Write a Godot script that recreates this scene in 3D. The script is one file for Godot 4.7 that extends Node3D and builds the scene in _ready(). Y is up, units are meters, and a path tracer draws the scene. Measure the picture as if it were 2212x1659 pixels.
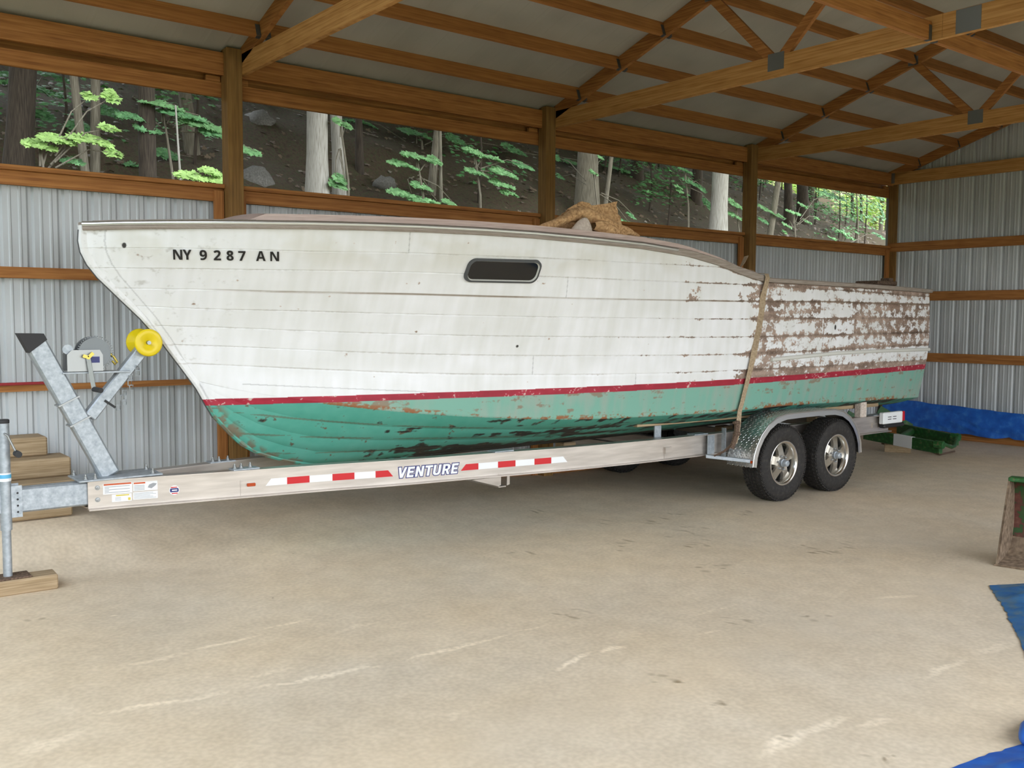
extends Node3D
# An open-front pole barn on a wooded slope with an old wooden cabin boat on an aluminium trailer.
# X runs along the back wall, Y is up, Z comes out of the back wall towards the open front.

const W := 2212.0
const H := 1659.0
const FOC := 2067.995
const EYE := Vector3(0.0, 1.83, 8.402)
const ZC := 1.44          # centre line of boat and trailer
const XT := 11.3          # transom
const POST_X := [3.353, 7.03, 10.67, 14.36]   # left faces of the back-wall posts
const RIDGE_Z := 4.6
const X_LEFT := -0.75     # open gable end
const X_WALL := 14.4      # inner plane of the closed gable end
const HULL_U := [0,0.015,0.03,0.05,0.075,0.105,0.14,0.18,0.22,0.27,0.32,0.38,0.44,0.5,0.55,0.59,0.625,0.645,0.66,0.675,0.7,0.75,0.8,0.86,0.93,1]
const HULL_ROWS := [
	[1.801, [2.408,2.416,2.422,2.428,2.435,2.442,2.449,2.454,2.457,2.456,2.451,2.437,2.422,2.383,2.31,2.228,2.181,2.181,2.18,2.179,2.177,2.175,2.174,2.169,2.162,2.154], [0.025,0.107,0.196,0.308,0.437,0.576,0.717,0.851,0.958,1.065,1.138,1.185,1.196,1.204,1.209,1.196,1.185,1.179,1.174,1.169,1.161,1.13,1.098,1.059,0.992,0.924]],
	[1.803, [2.286,2.289,2.292,2.295,2.296,2.296,2.292,2.297,2.302,2.3,2.301,2.302,2.3,2.303,2.302,2.226,2.179,2.179,2.178,2.177,2.175,2.173,2.172,2.167,2.16,2.152], [0.025,0.096,0.177,0.279,0.397,0.527,0.662,0.794,0.902,1.017,1.104,1.168,1.188,1.199,1.207,1.196,1.185,1.178,1.174,1.169,1.161,1.13,1.098,1.059,0.992,0.924]],
	[1.869, [2.154,2.155,2.156,2.157,2.158,2.159,2.161,2.165,2.165,2.16,2.159,2.155,2.152,2.151,2.151,2.151,2.15,2.148,2.147,2.146,2.143,2.138,2.132,2.125,2.118,2.113], [0.025,0.086,0.158,0.251,0.359,0.48,0.607,0.735,0.843,0.966,1.064,1.146,1.18,1.194,1.203,1.193,1.185,1.18,1.176,1.171,1.163,1.132,1.1,1.061,0.994,0.926]],
	[1.992, [2.018,2.018,2.017,2.016,2.013,2.008,2.006,2.005,2.002,1.995,1.991,1.988,1.988,1.99,1.992,1.995,1.999,2.001,2.004,2.006,2.009,2.012,2.011,2.011,2.013,2.014], [0.025,0.077,0.142,0.226,0.325,0.437,0.556,0.678,0.786,0.914,1.021,1.117,1.169,1.188,1.196,1.189,1.182,1.178,1.173,1.169,1.161,1.13,1.1,1.062,0.998,0.932]],
	[2.112, [1.898,1.892,1.885,1.879,1.874,1.871,1.864,1.855,1.848,1.84,1.834,1.83,1.828,1.825,1.825,1.827,1.83,1.831,1.832,1.832,1.833,1.835,1.837,1.838,1.84,1.842], [0.025,0.07,0.13,0.207,0.299,0.402,0.515,0.631,0.739,0.867,0.978,1.084,1.151,1.18,1.187,1.181,1.175,1.172,1.168,1.164,1.155,1.127,1.098,1.062,1.001,0.939]],
	[2.243, [1.759,1.755,1.752,1.746,1.736,1.723,1.711,1.699,1.689,1.679,1.673,1.667,1.662,1.658,1.656,1.656,1.657,1.657,1.658,1.658,1.659,1.662,1.664,1.668,1.672,1.675], [0.025,0.066,0.121,0.193,0.279,0.376,0.483,0.594,0.701,0.828,0.94,1.05,1.127,1.169,1.174,1.169,1.165,1.161,1.158,1.154,1.146,1.119,1.092,1.058,1,0.942]],
	[2.357, [1.623,1.617,1.612,1.604,1.591,1.576,1.56,1.544,1.532,1.52,1.512,1.504,1.499,1.494,1.491,1.491,1.493,1.495,1.496,1.498,1.5,1.507,1.514,1.518,1.52,1.522], [0.025,0.063,0.116,0.184,0.266,0.359,0.461,0.568,0.675,0.799,0.909,1.019,1.101,1.152,1.158,1.154,1.15,1.146,1.143,1.14,1.131,1.105,1.08,1.049,0.994,0.939]],
	[2.457, [1.485,1.477,1.469,1.458,1.444,1.428,1.409,1.39,1.375,1.361,1.35,1.342,1.336,1.336,1.336,1.334,1.332,1.33,1.329,1.328,1.327,1.327,1.329,1.33,1.33,1.329], [0.025,0.061,0.113,0.179,0.259,0.35,0.448,0.553,0.658,0.778,0.886,0.993,1.074,1.13,1.138,1.133,1.129,1.125,1.122,1.119,1.109,1.084,1.059,1.028,0.973,0.919]],
	[2.549, [1.351,1.314,1.279,1.241,1.198,1.153,1.107,1.062,1.026,0.991,0.961,0.945,0.942,0.935,0.931,0.934,0.937,0.938,0.937,0.936,0.932,0.921,0.91,0.897,0.881,0.865], [0.025,0.062,0.115,0.181,0.26,0.349,0.444,0.544,0.641,0.75,0.845,0.936,1.004,1.053,1.06,1.054,1.047,1.043,1.039,1.036,1.025,0.999,0.973,0.939,0.882,0.825]],
]

const STEM := [[1.782,2.439],[1.781,2.408],[1.775,2.335],[1.787,2.264],[1.825,2.184],[1.891,2.098],[2.032,1.956],[2.168,1.822],[2.311,1.657],[2.454,1.46],[2.564,1.304],[2.632,1.177],[2.687,1.082],[2.799,0.956],[2.896,0.857],[3.022,0.782],[3.166,0.73],[3.381,0.668],[3.564,0.646],[4.2,0.635],[5.5,0.635],[7.0,0.64],[9.0,0.66],[11.3,0.7]]
const RAIL_X := [1.76,2.2,2.9,3.4,3.92,4.96,5.5,5.9,6.45,6.9,7.38,10.6]
const RAIL_Z := [1.54,1.62,1.75,1.83,1.96,2.12,2.21,2.25,2.30,2.32,2.32,2.32]

var cam_basis: Basis
var rng := RandomNumberGenerator.new()
var M := {}
var used := {}

# ---------------------------------------------------------------- mesh builder
class MB:
	var st := SurfaceTool.new()
	func _init() -> void:
		st.begin(Mesh.PRIMITIVE_TRIANGLES)
		st.set_smooth_group(-1)
	func sm(g: int) -> void:
		st.set_smooth_group(g if g >= 0 else 0xFFFFFFFF)
	func v(p: Vector3, uv := Vector2.ZERO) -> void:
		st.set_uv(uv)
		st.add_vertex(p)
	func tri(a: Vector3, b: Vector3, c: Vector3) -> void:
		v(a); v(b); v(c)
	func quad(a: Vector3, b: Vector3, c: Vector3, d: Vector3) -> void:
		v(a); v(b); v(c); v(a); v(c); v(d)
	func quv(a: Vector3, b: Vector3, c: Vector3, d: Vector3, ua: Vector2, ub: Vector2, uc: Vector2, ud: Vector2) -> void:
		v(a, ua); v(b, ub); v(c, uc); v(a, ua); v(c, uc); v(d, ud)
	func box(c: Vector3, s: Vector3, b := Basis.IDENTITY) -> void:
		var h := s * 0.5
		var p := []
		for i in 8:
			p.append(c + b * Vector3(h.x if i & 1 else -h.x, h.y if i & 2 else -h.y, h.z if i & 4 else -h.z))
		quad(p[4], p[6], p[7], p[5]); quad(p[1], p[3], p[2], p[0])
		quad(p[5], p[7], p[3], p[1]); quad(p[0], p[2], p[6], p[4])
		quad(p[6], p[2], p[3], p[7]); quad(p[0], p[4], p[5], p[1])
	func cbox(c: Vector3, s: Vector3, ch: float, b := Basis.IDENTITY) -> void:
		# box with chamfered edges
		var h := s * 0.5
		var f := []   # f[axis][sign][4 corners]
		for ax in 3:
			var u := (ax + 1) % 3
			var w := (ax + 2) % 3
			for sg in [-1.0, 1.0]:
				var q := []
				for k in 4:
					var e := Vector3.ZERO
					e[ax] = sg * h[ax]
					e[u] = (h[u] - ch) * (1.0 if k == 1 or k == 2 else -1.0)
					e[w] = (h[w] - ch) * (1.0 if k >= 2 else -1.0)
					q.append(c + b * e)
				f.append(q)
				if sg > 0: quad(q[0], q[3], q[2], q[1])
				else: quad(q[0], q[1], q[2], q[3])
		# edges: join neighbouring faces
		for ax in 3:
			var u := (ax + 1) % 3
			var w := (ax + 2) % 3
			for su in [-1.0, 1.0]:
				for sw in [-1.0, 1.0]:
					var pts := []
					for t in [-1.0, 1.0]:
						var e1 := Vector3.ZERO
						e1[u] = su * h[u]; e1[w] = sw * (h[w] - ch); e1[ax] = t * (h[ax] - ch)
						var e2 := Vector3.ZERO
						e2[w] = sw * h[w]; e2[u] = su * (h[u] - ch); e2[ax] = t * (h[ax] - ch)
						pts.append(c + b * e1); pts.append(c + b * e2)
					if su * sw > 0: quad(pts[0], pts[1], pts[3], pts[2])
					else: quad(pts[0], pts[2], pts[3], pts[1])
		for i in 8:
			var sx := 1.0 if i & 1 else -1.0
			var sy := 1.0 if i & 2 else -1.0
			var sz := 1.0 if i & 4 else -1.0
			var a := c + b * Vector3(sx * h.x, sy * (h.y - ch), sz * (h.z - ch))
			var d := c + b * Vector3(sx * (h.x - ch), sy * h.y, sz * (h.z - ch))
			var e := c + b * Vector3(sx * (h.x - ch), sy * (h.y - ch), sz * h.z)
			if sx * sy * sz > 0: tri(a, e, d)
			else: tri(a, d, e)
	func beam(a: Vector3, b: Vector3, w: float, h: float, up := Vector3.UP, ch := 0.0) -> void:
		var x := (b - a).normalized()
		var z := x.cross(up).normalized()
		var y := z.cross(x).normalized()
		var bs := Basis(x, y, z)
		if ch > 0: cbox((a + b) * 0.5, Vector3(a.distance_to(b), h, w), ch, bs)
		else: box((a + b) * 0.5, Vector3(a.distance_to(b), h, w), bs)
	func tube(pts: Array, r, n := 10, caps := true) -> void:
		var rings := []
		var last := pts.size() - 1
		var ref := Vector3.UP
		for i in pts.size():
			var t: Vector3 = (pts[min(i + 1, last)] - pts[max(i - 1, 0)]).normalized()
			if absf(t.dot(ref)) > 0.95: ref = Vector3.RIGHT if absf(t.x) < 0.9 else Vector3.BACK
			var a := t.cross(ref).normalized()
			var bb := t.cross(a).normalized()
			ref = -bb if false else ref
			var rad: float = r[i] if r is Array else r
			var ring := []
			for k in n:
				var an := TAU * k / n
				ring.append(pts[i] + (a * cos(an) + bb * sin(an)) * rad)
			rings.append(ring)
		sm(1)
		for i in last:
			for k in n:
				var k2 := (k + 1) % n
				quad(rings[i][k], rings[i][k2], rings[i + 1][k2], rings[i + 1][k])
		sm(-1)
		if caps:
			for k in range(1, n - 1):
				tri(rings[0][0], rings[0][k + 1], rings[0][k])
				tri(rings[last][0], rings[last][k], rings[last][k + 1])
	func lathe(prof: Array, xf: Transform3D, n := 32, sharp := 0.5) -> void:
		# prof: Vector2(radius, along) turned round local Y
		var grp := 2
		for i in prof.size() - 1:
			if i > 0:
				var d0: Vector2 = (prof[i] - prof[i - 1]).normalized()
				var d1: Vector2 = (prof[i + 1] - prof[i]).normalized()
				if d0.dot(d1) < sharp: grp += 1
			sm(grp)
			for k in n:
				var a0 := TAU * k / n
				var a1 := TAU * ((k + 1) % n) / n
				var p0 := xf * Vector3(prof[i].x * cos(a0), prof[i].y, prof[i].x * sin(a0))
				var p1 := xf * Vector3(prof[i].x * cos(a1), prof[i].y, prof[i].x * sin(a1))
				var p2 := xf * Vector3(prof[i + 1].x * cos(a1), prof[i + 1].y, prof[i + 1].x * sin(a1))
				var p3 := xf * Vector3(prof[i + 1].x * cos(a0), prof[i + 1].y, prof[i + 1].x * sin(a0))
				if prof[i].x < 1e-5: tri(p0, p2, p3)
				elif prof[i + 1].x < 1e-5: tri(p0, p1, p2)
				else: quad(p0, p1, p2, p3)
		sm(-1)
	func sweep(sec: Array, frames: Array, closed := true, caps := true, smooth_along := false) -> void:
		# sec: Vector2 in the frame's x (outward) and y; frames: Transform3D
		var n := sec.size()
		var m := n if closed else n - 1
		for j in m:
			var j2 := (j + 1) % n
			sm(10 + j if smooth_along else -1)
			for i in frames.size() - 1:
				quad(frames[i] * Vector3(sec[j].x, sec[j].y, 0), frames[i] * Vector3(sec[j2].x, sec[j2].y, 0), frames[i + 1] * Vector3(sec[j2].x, sec[j2].y, 0), frames[i + 1] * Vector3(sec[j].x, sec[j].y, 0))
		sm(-1)
		if closed and caps:
			var poly := PackedVector2Array(sec)
			var ix := Geometry2D.triangulate_polygon(poly)
			for k in range(0, ix.size(), 3):
				for e in [0, frames.size() - 1]:
					var f: Transform3D = frames[e]
					tri(f * Vector3(poly[ix[k]].x, poly[ix[k]].y, 0), f * Vector3(poly[ix[k + 1]].x, poly[ix[k + 1]].y, 0), f * Vector3(poly[ix[k + 2]].x, poly[ix[k + 2]].y, 0))
	func prism(poly: PackedVector2Array, xf: Transform3D, depth: float) -> void:
		sweep(Array(poly), [xf, xf * Transform3D(Basis.IDENTITY, Vector3(0, 0, depth))])
	func mesh() -> ArrayMesh:
		st.generate_normals()
		return st.commit()

func part(mb: MB, called: String, m: Material, parent: Node = null) -> MeshInstance3D:
	var o := MeshInstance3D.new()
	o.mesh = mb.mesh()
	o.material_override = m
	var p: Node = parent if parent else self
	o.name = numbered(called) if p == self else called
	p.add_child(o, true)
	return o

func shared(mesh: Mesh, called: String, m: Material, parent: Node, xf := Transform3D.IDENTITY) -> MeshInstance3D:
	var o := MeshInstance3D.new()
	o.mesh = mesh
	o.material_override = m
	o.name = numbered(called) if parent == self else called
	parent.add_child(o, true)
	o.transform = xf
	return o

func numbered(called: String) -> String:
	var k: int = used.get(called, 0)
	used[called] = k + 1
	return called if k == 0 else "%s_%03d" % [called, k]

func thing(called: String, label: String, category: String, group := "", at := Vector3.ZERO) -> Node3D:
	var o := Node3D.new()
	o.name = numbered(called)
	add_child(o, true)
	o.position = at
	tag(o, label, category, group)
	return o

func tag(o: Node, label: String, category: String, group := "") -> void:
	o.set_meta("label", label)
	o.set_meta("category", category)
	if group != "": o.set_meta("group", group)

func structure(called: String) -> Node3D:
	var o := Node3D.new()
	o.name = called
	add_child(o, true)
	o.set_meta("kind", "structure")
	return o

# a pixel of the 2212 x 1659 frame gives a direction; the plane it is met on gives the distance
func ray(px: float, py: float) -> Vector3:
	return cam_basis * Vector3((px - W / 2) / FOC, -(py - H / 2) / FOC, -1.0)
func at_z(px: float, py: float, z: float) -> Vector3:
	var d := ray(px, py)
	return EYE + d * ((z - EYE.z) / d.z)
func at_x(px: float, py: float, x: float) -> Vector3:
	var d := ray(px, py)
	return EYE + d * ((x - EYE.x) / d.x)
func at_y(px: float, py: float, y := 0.0) -> Vector3:
	var d := ray(px, py)
	return EYE + d * ((y - EYE.y) / d.y)

func lerp_table(xs: Array, ys: Array, x: float) -> float:
	if x <= xs[0]: return ys[0]
	for i in xs.size() - 1:
		if x <= xs[i + 1]:
			return lerpf(ys[i], ys[i + 1], (x - xs[i]) / (xs[i + 1] - xs[i]))
	return ys[-1]

# ---------------------------------------------------------------- textures and materials
func noise_bytes(sd: int, freq: float, w: int, h: int, oct := 4, kind := FastNoiseLite.TYPE_SIMPLEX_SMOOTH) -> PackedByteArray:
	var n := FastNoiseLite.new()
	n.seed = sd
	n.frequency = freq
	n.noise_type = kind
	n.fractal_octaves = oct
	var im := n.get_seamless_image(w, h)
	im.convert(Image.FORMAT_L8)
	return im.get_data()

func stretched(sd: int, freq: float, w: int, h: int, sw: int, sh: int, oct := 4) -> PackedByteArray:
	var im := Image.create_from_data(sw, sh, false, Image.FORMAT_L8, noise_bytes(sd, freq, sw, sh, oct))
	im.resize(w, h, Image.INTERPOLATE_CUBIC)
	return im.get_data()

func lut(stops: Array) -> PackedByteArray:
	var out := PackedByteArray()
	for i in 256:
		var t := i / 255.0
		var c: Color = stops[-1][1]
		for k in stops.size() - 1:
			if t <= stops[k + 1][0]:
				c = (stops[k][1] as Color).lerp(stops[k + 1][1], clampf((t - stops[k][0]) / (stops[k + 1][0] - stops[k][0]), 0, 1))
				break
		out.append(int(c.r * 255)); out.append(int(c.g * 255)); out.append(int(c.b * 255))
	return out

func ramp_tex(b: PackedByteArray, w: int, h: int, stops: Array) -> ImageTexture:
	var l := lut(stops)
	var d := PackedByteArray()
	d.resize(w * h * 3)
	for i in w * h:
		var k := b[i] * 3
		d[i * 3] = l[k]; d[i * 3 + 1] = l[k + 1]; d[i * 3 + 2] = l[k + 2]
	return ImageTexture.create_from_image(Image.create_from_data(w, h, false, Image.FORMAT_RGB8, d))

func grey_tex(b: PackedByteArray, w: int, h: int) -> ImageTexture:
	return ImageTexture.create_from_image(Image.create_from_data(w, h, false, Image.FORMAT_L8, b))

func mat(c: Color, rough := 0.8, metal := 0.0) -> StandardMaterial3D:
	var m := StandardMaterial3D.new()
	m.albedo_color = c
	m.roughness = rough
	m.metallic = metal
	m.cull_mode = BaseMaterial3D.CULL_DISABLED
	return m

func tri_mat(t: Texture2D, scale: Vector3, rough := 0.8, metal := 0.0, tint := Color.WHITE) -> StandardMaterial3D:
	var m := mat(tint, rough, metal)
	m.albedo_texture = t
	m.uv1_triplanar = true
	m.uv1_world_triplanar = true
	m.uv1_scale = scale
	return m

func c8(r: int, g: int, b: int) -> Color:
	return Color(r / 255.0, g / 255.0, b / 255.0)

func make_materials() -> void:
	# sawn lumber, grain along u / along v
	var gr := stretched(11, 0.035, 512, 512, 40, 512, 4)
	var gf := stretched(12, 0.12, 512, 512, 64, 512, 2)
	var kn := noise_bytes(13, 0.011, 512, 512, 2)
	var mix := PackedByteArray(); mix.resize(512 * 512)
	var mixv := PackedByteArray(); mixv.resize(512 * 512)
	for y in 512:
		for x in 512:
			var i := y * 512 + x
			var t := int(gr[i] * 0.5 + gf[i] * 0.25 + kn[i] * 0.25)
			mix[i] = t
			mixv[x * 512 + y] = t
	var lum := [[0.0, c8(94, 52, 22)], [0.35, c8(150, 96, 46)], [0.6, c8(173, 116, 60)], [1.0, c8(196, 145, 84)]]
	var wu := ramp_tex(mix, 512, 512, lum)
	var wv := ramp_tex(mixv, 512, 512, lum)
	M.wood_x = tri_mat(wu, Vector3(0.45, 2.2, 2.2), 0.75)
	M.wood_y = tri_mat(wv, Vector3(2.2, 0.45, 2.2), 0.75)
	M.wood_z = tri_mat(wu, Vector3(2.2, 2.2, 0.45), 0.75)
	var trt := [[0.0, c8(82, 56, 26)], [0.4, c8(126, 92, 46)], [0.65, c8(144, 108, 58)], [1.0, c8(164, 130, 76)]]
	M.post = tri_mat(ramp_tex(mixv, 512, 512, trt), Vector3(2.2, 0.45, 2.2), 0.8)
	var chord := [[0.0, c8(128, 86, 38)], [0.35, c8(172, 122, 64)], [0.6, c8(196, 146, 86)], [1.0, c8(216, 172, 116)]]
	M.chord = tri_mat(ramp_tex(mix, 512, 512, chord), Vector3(2.2, 2.2, 0.45), 0.75)
	var old := [[0.0, c8(104, 86, 62)], [0.4, c8(150, 128, 98)], [0.65, c8(170, 148, 118)], [1.0, c8(190, 170, 142)]]
	M.timber = tri_mat(ramp_tex(mix, 512, 512, old), Vector3(0.6, 3.0, 3.0), 0.9)
	var deck := [[0.0, c8(136, 112, 104)], [0.4, c8(186, 164, 156)], [0.7, c8(204, 184, 176)], [1.0, c8(222, 206, 200)]]
	M.deck = tri_mat(ramp_tex(mix, 512, 512, deck), Vector3(0.8, 5.0, 5.0), 0.7)
	var grey := [[0.0, c8(84, 72, 64)], [0.4, c8(140, 128, 118)], [0.7, c8(164, 154, 146)], [1.0, c8(186, 178, 172)]]
	M.grey_wood = tri_mat(ramp_tex(mix, 512, 512, grey), Vector3(0.8, 8.0, 8.0), 0.75)
	# sheet metal
	var sp := noise_bytes(21, 0.01, 256, 256, 3)
	M.panel = tri_mat(ramp_tex(sp, 256, 256, [[0.0, c8(182, 187, 190)], [1.0, c8(198, 202, 205)]]), Vector3(0.7, 0.35, 0.7), 0.55, 0.2)
	M.panel.metallic_specular = 0.6
	M.roof = tri_mat(ramp_tex(sp, 256, 256, [[0.0, c8(166, 162, 154)], [0.5, c8(180, 176, 168)], [1.0, c8(190, 186, 178)]]), Vector3(0.4, 0.4, 0.4), 0.85)
	M.plate = mat(c8(128, 132, 134), 0.45, 0.7)
	M.hanger = mat(c8(92, 96, 98), 0.5, 0.6)
	# galvanised steel: spangle
	var ga := noise_bytes(31, 0.06, 512, 512, 2, FastNoiseLite.TYPE_CELLULAR)
	var gb := noise_bytes(32, 0.02, 512, 512, 3)
	var gm := PackedByteArray(); gm.resize(512 * 512)
	for i in 512 * 512: gm[i] = int(ga[i] * 0.4 + gb[i] * 0.6)
	M.galv = tri_mat(ramp_tex(gm, 512, 512, [[0.0, c8(140, 148, 156)], [1.0, c8(196, 202, 208)]]), Vector3(1.6, 1.6, 1.6), 0.5, 0.55)
	# mill-finish aluminium
	M.alu = tri_mat(ramp_tex(stretched(33, 0.05, 512, 128, 64, 128, 3), 512, 128, [[0.0, c8(180, 172, 165)], [1.0, c8(208, 200, 193)]]), Vector3(0.7, 3.0, 0.7), 0.36, 0.75)
	M.bright = mat(c8(206, 206, 206), 0.3, 0.95)
	M.polish = mat(c8(232, 230, 226), 0.2, 1.0)
	M.satin = mat(c8(178, 172, 162), 0.36, 0.85)
	M.zinc = mat(c8(160, 162, 163), 0.4, 0.8)
	M.gear = mat(c8(112, 116, 119), 0.4, 0.8)
	M.zinc_yellow = mat(c8(196, 178, 92), 0.35, 0.8)
	M.rubber = tri_mat(ramp_tex(noise_bytes(34, 0.03, 256, 256, 4), 256, 256, [[0.0, c8(26, 24, 23)], [0.6, c8(40, 37, 35)], [1.0, c8(70, 64, 58)]]), Vector3(2.5, 2.5, 2.5), 0.78)
	M.black = mat(c8(26, 26, 28), 0.55)
	M.cap = mat(c8(44, 44, 46), 0.7)
	M.white = mat(c8(228, 230, 232), 0.45)
	M.tape_white = mat(c8(232, 234, 236), 0.35)
	M.tape_red = mat(c8(196, 16, 28), 0.35)
	M.blue_ink = mat(c8(36, 42, 110), 0.4)
	M.orange_ink = mat(c8(200, 84, 30), 0.5)
	M.print = mat(c8(150, 152, 156), 0.6)
	M.yellow_ink = mat(c8(206, 186, 70), 0.5)
	M.amber = mat(c8(176, 66, 14), 0.25)
	M.red_lens = mat(c8(180, 12, 20), 0.2)
	M.red_paint = mat(c8(150, 26, 34), 0.5)
	M.roller = mat(c8(232, 206, 20), 0.3)
	M.roller.backlight_enabled = true
	M.roller.backlight = c8(130, 110, 0)
	M.letter = mat(c8(18, 18, 20), 0.5)
	var gl := mat(c8(10, 12, 13), 0.06)
	gl.metallic_specular = 0.6
	M.glass = gl
	M.frame_white = mat(c8(206, 206, 200), 0.5)
	M.gasket = mat(c8(70, 72, 74), 0.6)
	M.strap = tri_mat(ramp_tex(noise_bytes(35, 0.05, 256, 256, 3), 256, 256, [[0.0, c8(132, 112, 88)], [0.6, c8(168, 148, 122)], [1.0, c8(190, 172, 148)]]), Vector3(3, 3, 3), 0.9)
	M.rusty = tri_mat(ramp_tex(noise_bytes(36, 0.05, 256, 256, 4), 256, 256, [[0.0, c8(52, 42, 36)], [0.5, c8(98, 78, 64)], [1.0, c8(140, 118, 100)]]), Vector3(4, 4, 4), 0.8, 0.2)
	# painted implements: green paint worn through to rust and dirt
	var g1 := noise_bytes(37, 0.02, 512, 512, 5)
	M.green = tri_mat(ramp_tex(g1, 512, 512, [[0.0, c8(20, 62, 26)], [0.62, c8(30, 88, 38)], [0.74, c8(48, 110, 56)], [0.8, c8(104, 82, 58)], [1.0, c8(130, 106, 80)]]), Vector3(1.3, 1.3, 1.3), 0.5)
	M.green_rust = tri_mat(ramp_tex(g1, 512, 512, [[0.0, c8(28, 84, 34)], [0.42, c8(26, 74, 32)], [0.48, c8(84, 44, 36)], [0.75, c8(98, 56, 44)], [1.0, c8(124, 92, 72)]]), Vector3(1.1, 1.1, 1.1), 0.7)
	M.bucket_dirt = tri_mat(ramp_tex(g1, 512, 512, [[0.0, c8(84, 68, 54)], [0.5, c8(128, 108, 88)], [1.0, c8(164, 144, 122)]]), Vector3(1.6, 1.6, 1.6), 0.9)
	# tarpaulin
	var tp := noise_bytes(38, 0.015, 512, 512, 5)
	M.tarp = tri_mat(ramp_tex(tp, 512, 512, [[0.0, c8(22, 78, 164)], [0.6, c8(34, 98, 190)], [1.0, c8(70, 132, 206)]]), Vector3(0.8, 0.8, 0.8), 0.42)
	M.tarp_dusty = tri_mat(ramp_tex(tp, 512, 512, [[0.0, c8(30, 92, 160)], [0.45, c8(52, 104, 152)], [0.7, c8(84, 112, 136)], [1.0, c8(112, 122, 128)]]), Vector3(0.9, 0.9, 0.9), 0.6)
	# old canvas
	var cv := noise_bytes(39, 0.03, 512, 512, 5)
	M.canvas = tri_mat(ramp_tex(cv, 512, 512, [[0.0, c8(104, 74, 50)], [0.4, c8(184, 144, 102)], [0.75, c8(212, 174, 130)], [1.0, c8(226, 196, 156)]]), Vector3(2.2, 2.2, 2.2), 0.95)
	M.foam = tri_mat(ramp_tex(cv, 512, 512, [[0.0, c8(176, 158, 146)], [1.0, c8(226, 216, 206)]]), Vector3(2, 2, 2), 0.95)
	# woodland
	var lf := noise_bytes(41, 0.06, 512, 512, 5)
	M.litter = tri_mat(ramp_tex(lf, 512, 512, [[0.0, c8(58, 44, 32)], [0.4, c8(76, 60, 44)], [0.55, c8(92, 74, 56)], [0.68, c8(62, 74, 38)], [0.85, c8(84, 74, 52)], [1.0, c8(112, 98, 82)]]), Vector3(0.35, 0.35, 0.35), 0.95)
	var bk := PackedByteArray(); bk.resize(512 * 512)
	var b1 := stretched(42, 0.08, 512, 512, 512, 48, 4)
	for i in 512 * 512: bk[i] = b1[i]
	M.bark_pale = tri_mat(ramp_tex(bk, 512, 512, [[0.0, c8(96, 90, 80)], [0.35, c8(164, 158, 146)], [1.0, c8(200, 196, 186)]]), Vector3(1.6, 0.8, 1.6), 0.9)
	M.bark_grey = tri_mat(ramp_tex(bk, 512, 512, [[0.0, c8(64, 58, 48)], [0.4, c8(116, 108, 92)], [1.0, c8(156, 148, 130)]]), Vector3(1.6, 0.8, 1.6), 0.9)
	M.bark_dark = tri_mat(ramp_tex(bk, 512, 512, [[0.0, c8(38, 32, 26)], [0.4, c8(66, 56, 46)], [1.0, c8(96, 86, 72)]]), Vector3(1.6, 0.8, 1.6), 0.95)
	M.rock = tri_mat(ramp_tex(lf, 512, 512, [[0.0, c8(84, 80, 74)], [1.0, c8(152, 148, 140)]]), Vector3(0.8, 0.8, 0.8), 0.95)
	M.gravel = tri_mat(ramp_tex(lf, 512, 512, [[0.0, c8(118, 112, 92)], [0.5, c8(152, 144, 122)], [1.0, c8(178, 170, 150)]]), Vector3(0.5, 0.5, 0.5), 0.95)
	M.grass = tri_mat(ramp_tex(lf, 512, 512, [[0.0, c8(56, 62, 32)], [0.5, c8(92, 98, 56)], [1.0, c8(128, 130, 84)]]), Vector3(0.5, 0.5, 0.5), 0.95)
	var leaf := mat(Color.WHITE, 0.55)
	leaf.vertex_color_use_as_albedo = true
	leaf.backlight_enabled = true
	leaf.backlight = Color(0.35, 0.5, 0.12)
	M.leaf = leaf

# ---------------------------------------------------------------- setting
func floor_rise(x: float, z: float) -> float:
	# the slab runs up towards the back wall at its hill end
	var top := lerp_table([1.9, 2.5, 4.0, 5.0, 6.0, 7.5], [0.315, 0.22, 0.16, 0.11, 0.07, 0.0], x)
	return top * smoothstep(lerpf(1.35, 2.3, smoothstep(1.9, 3.2, x)), 0.25 if x > 2.2 else 0.62, z)

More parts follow.
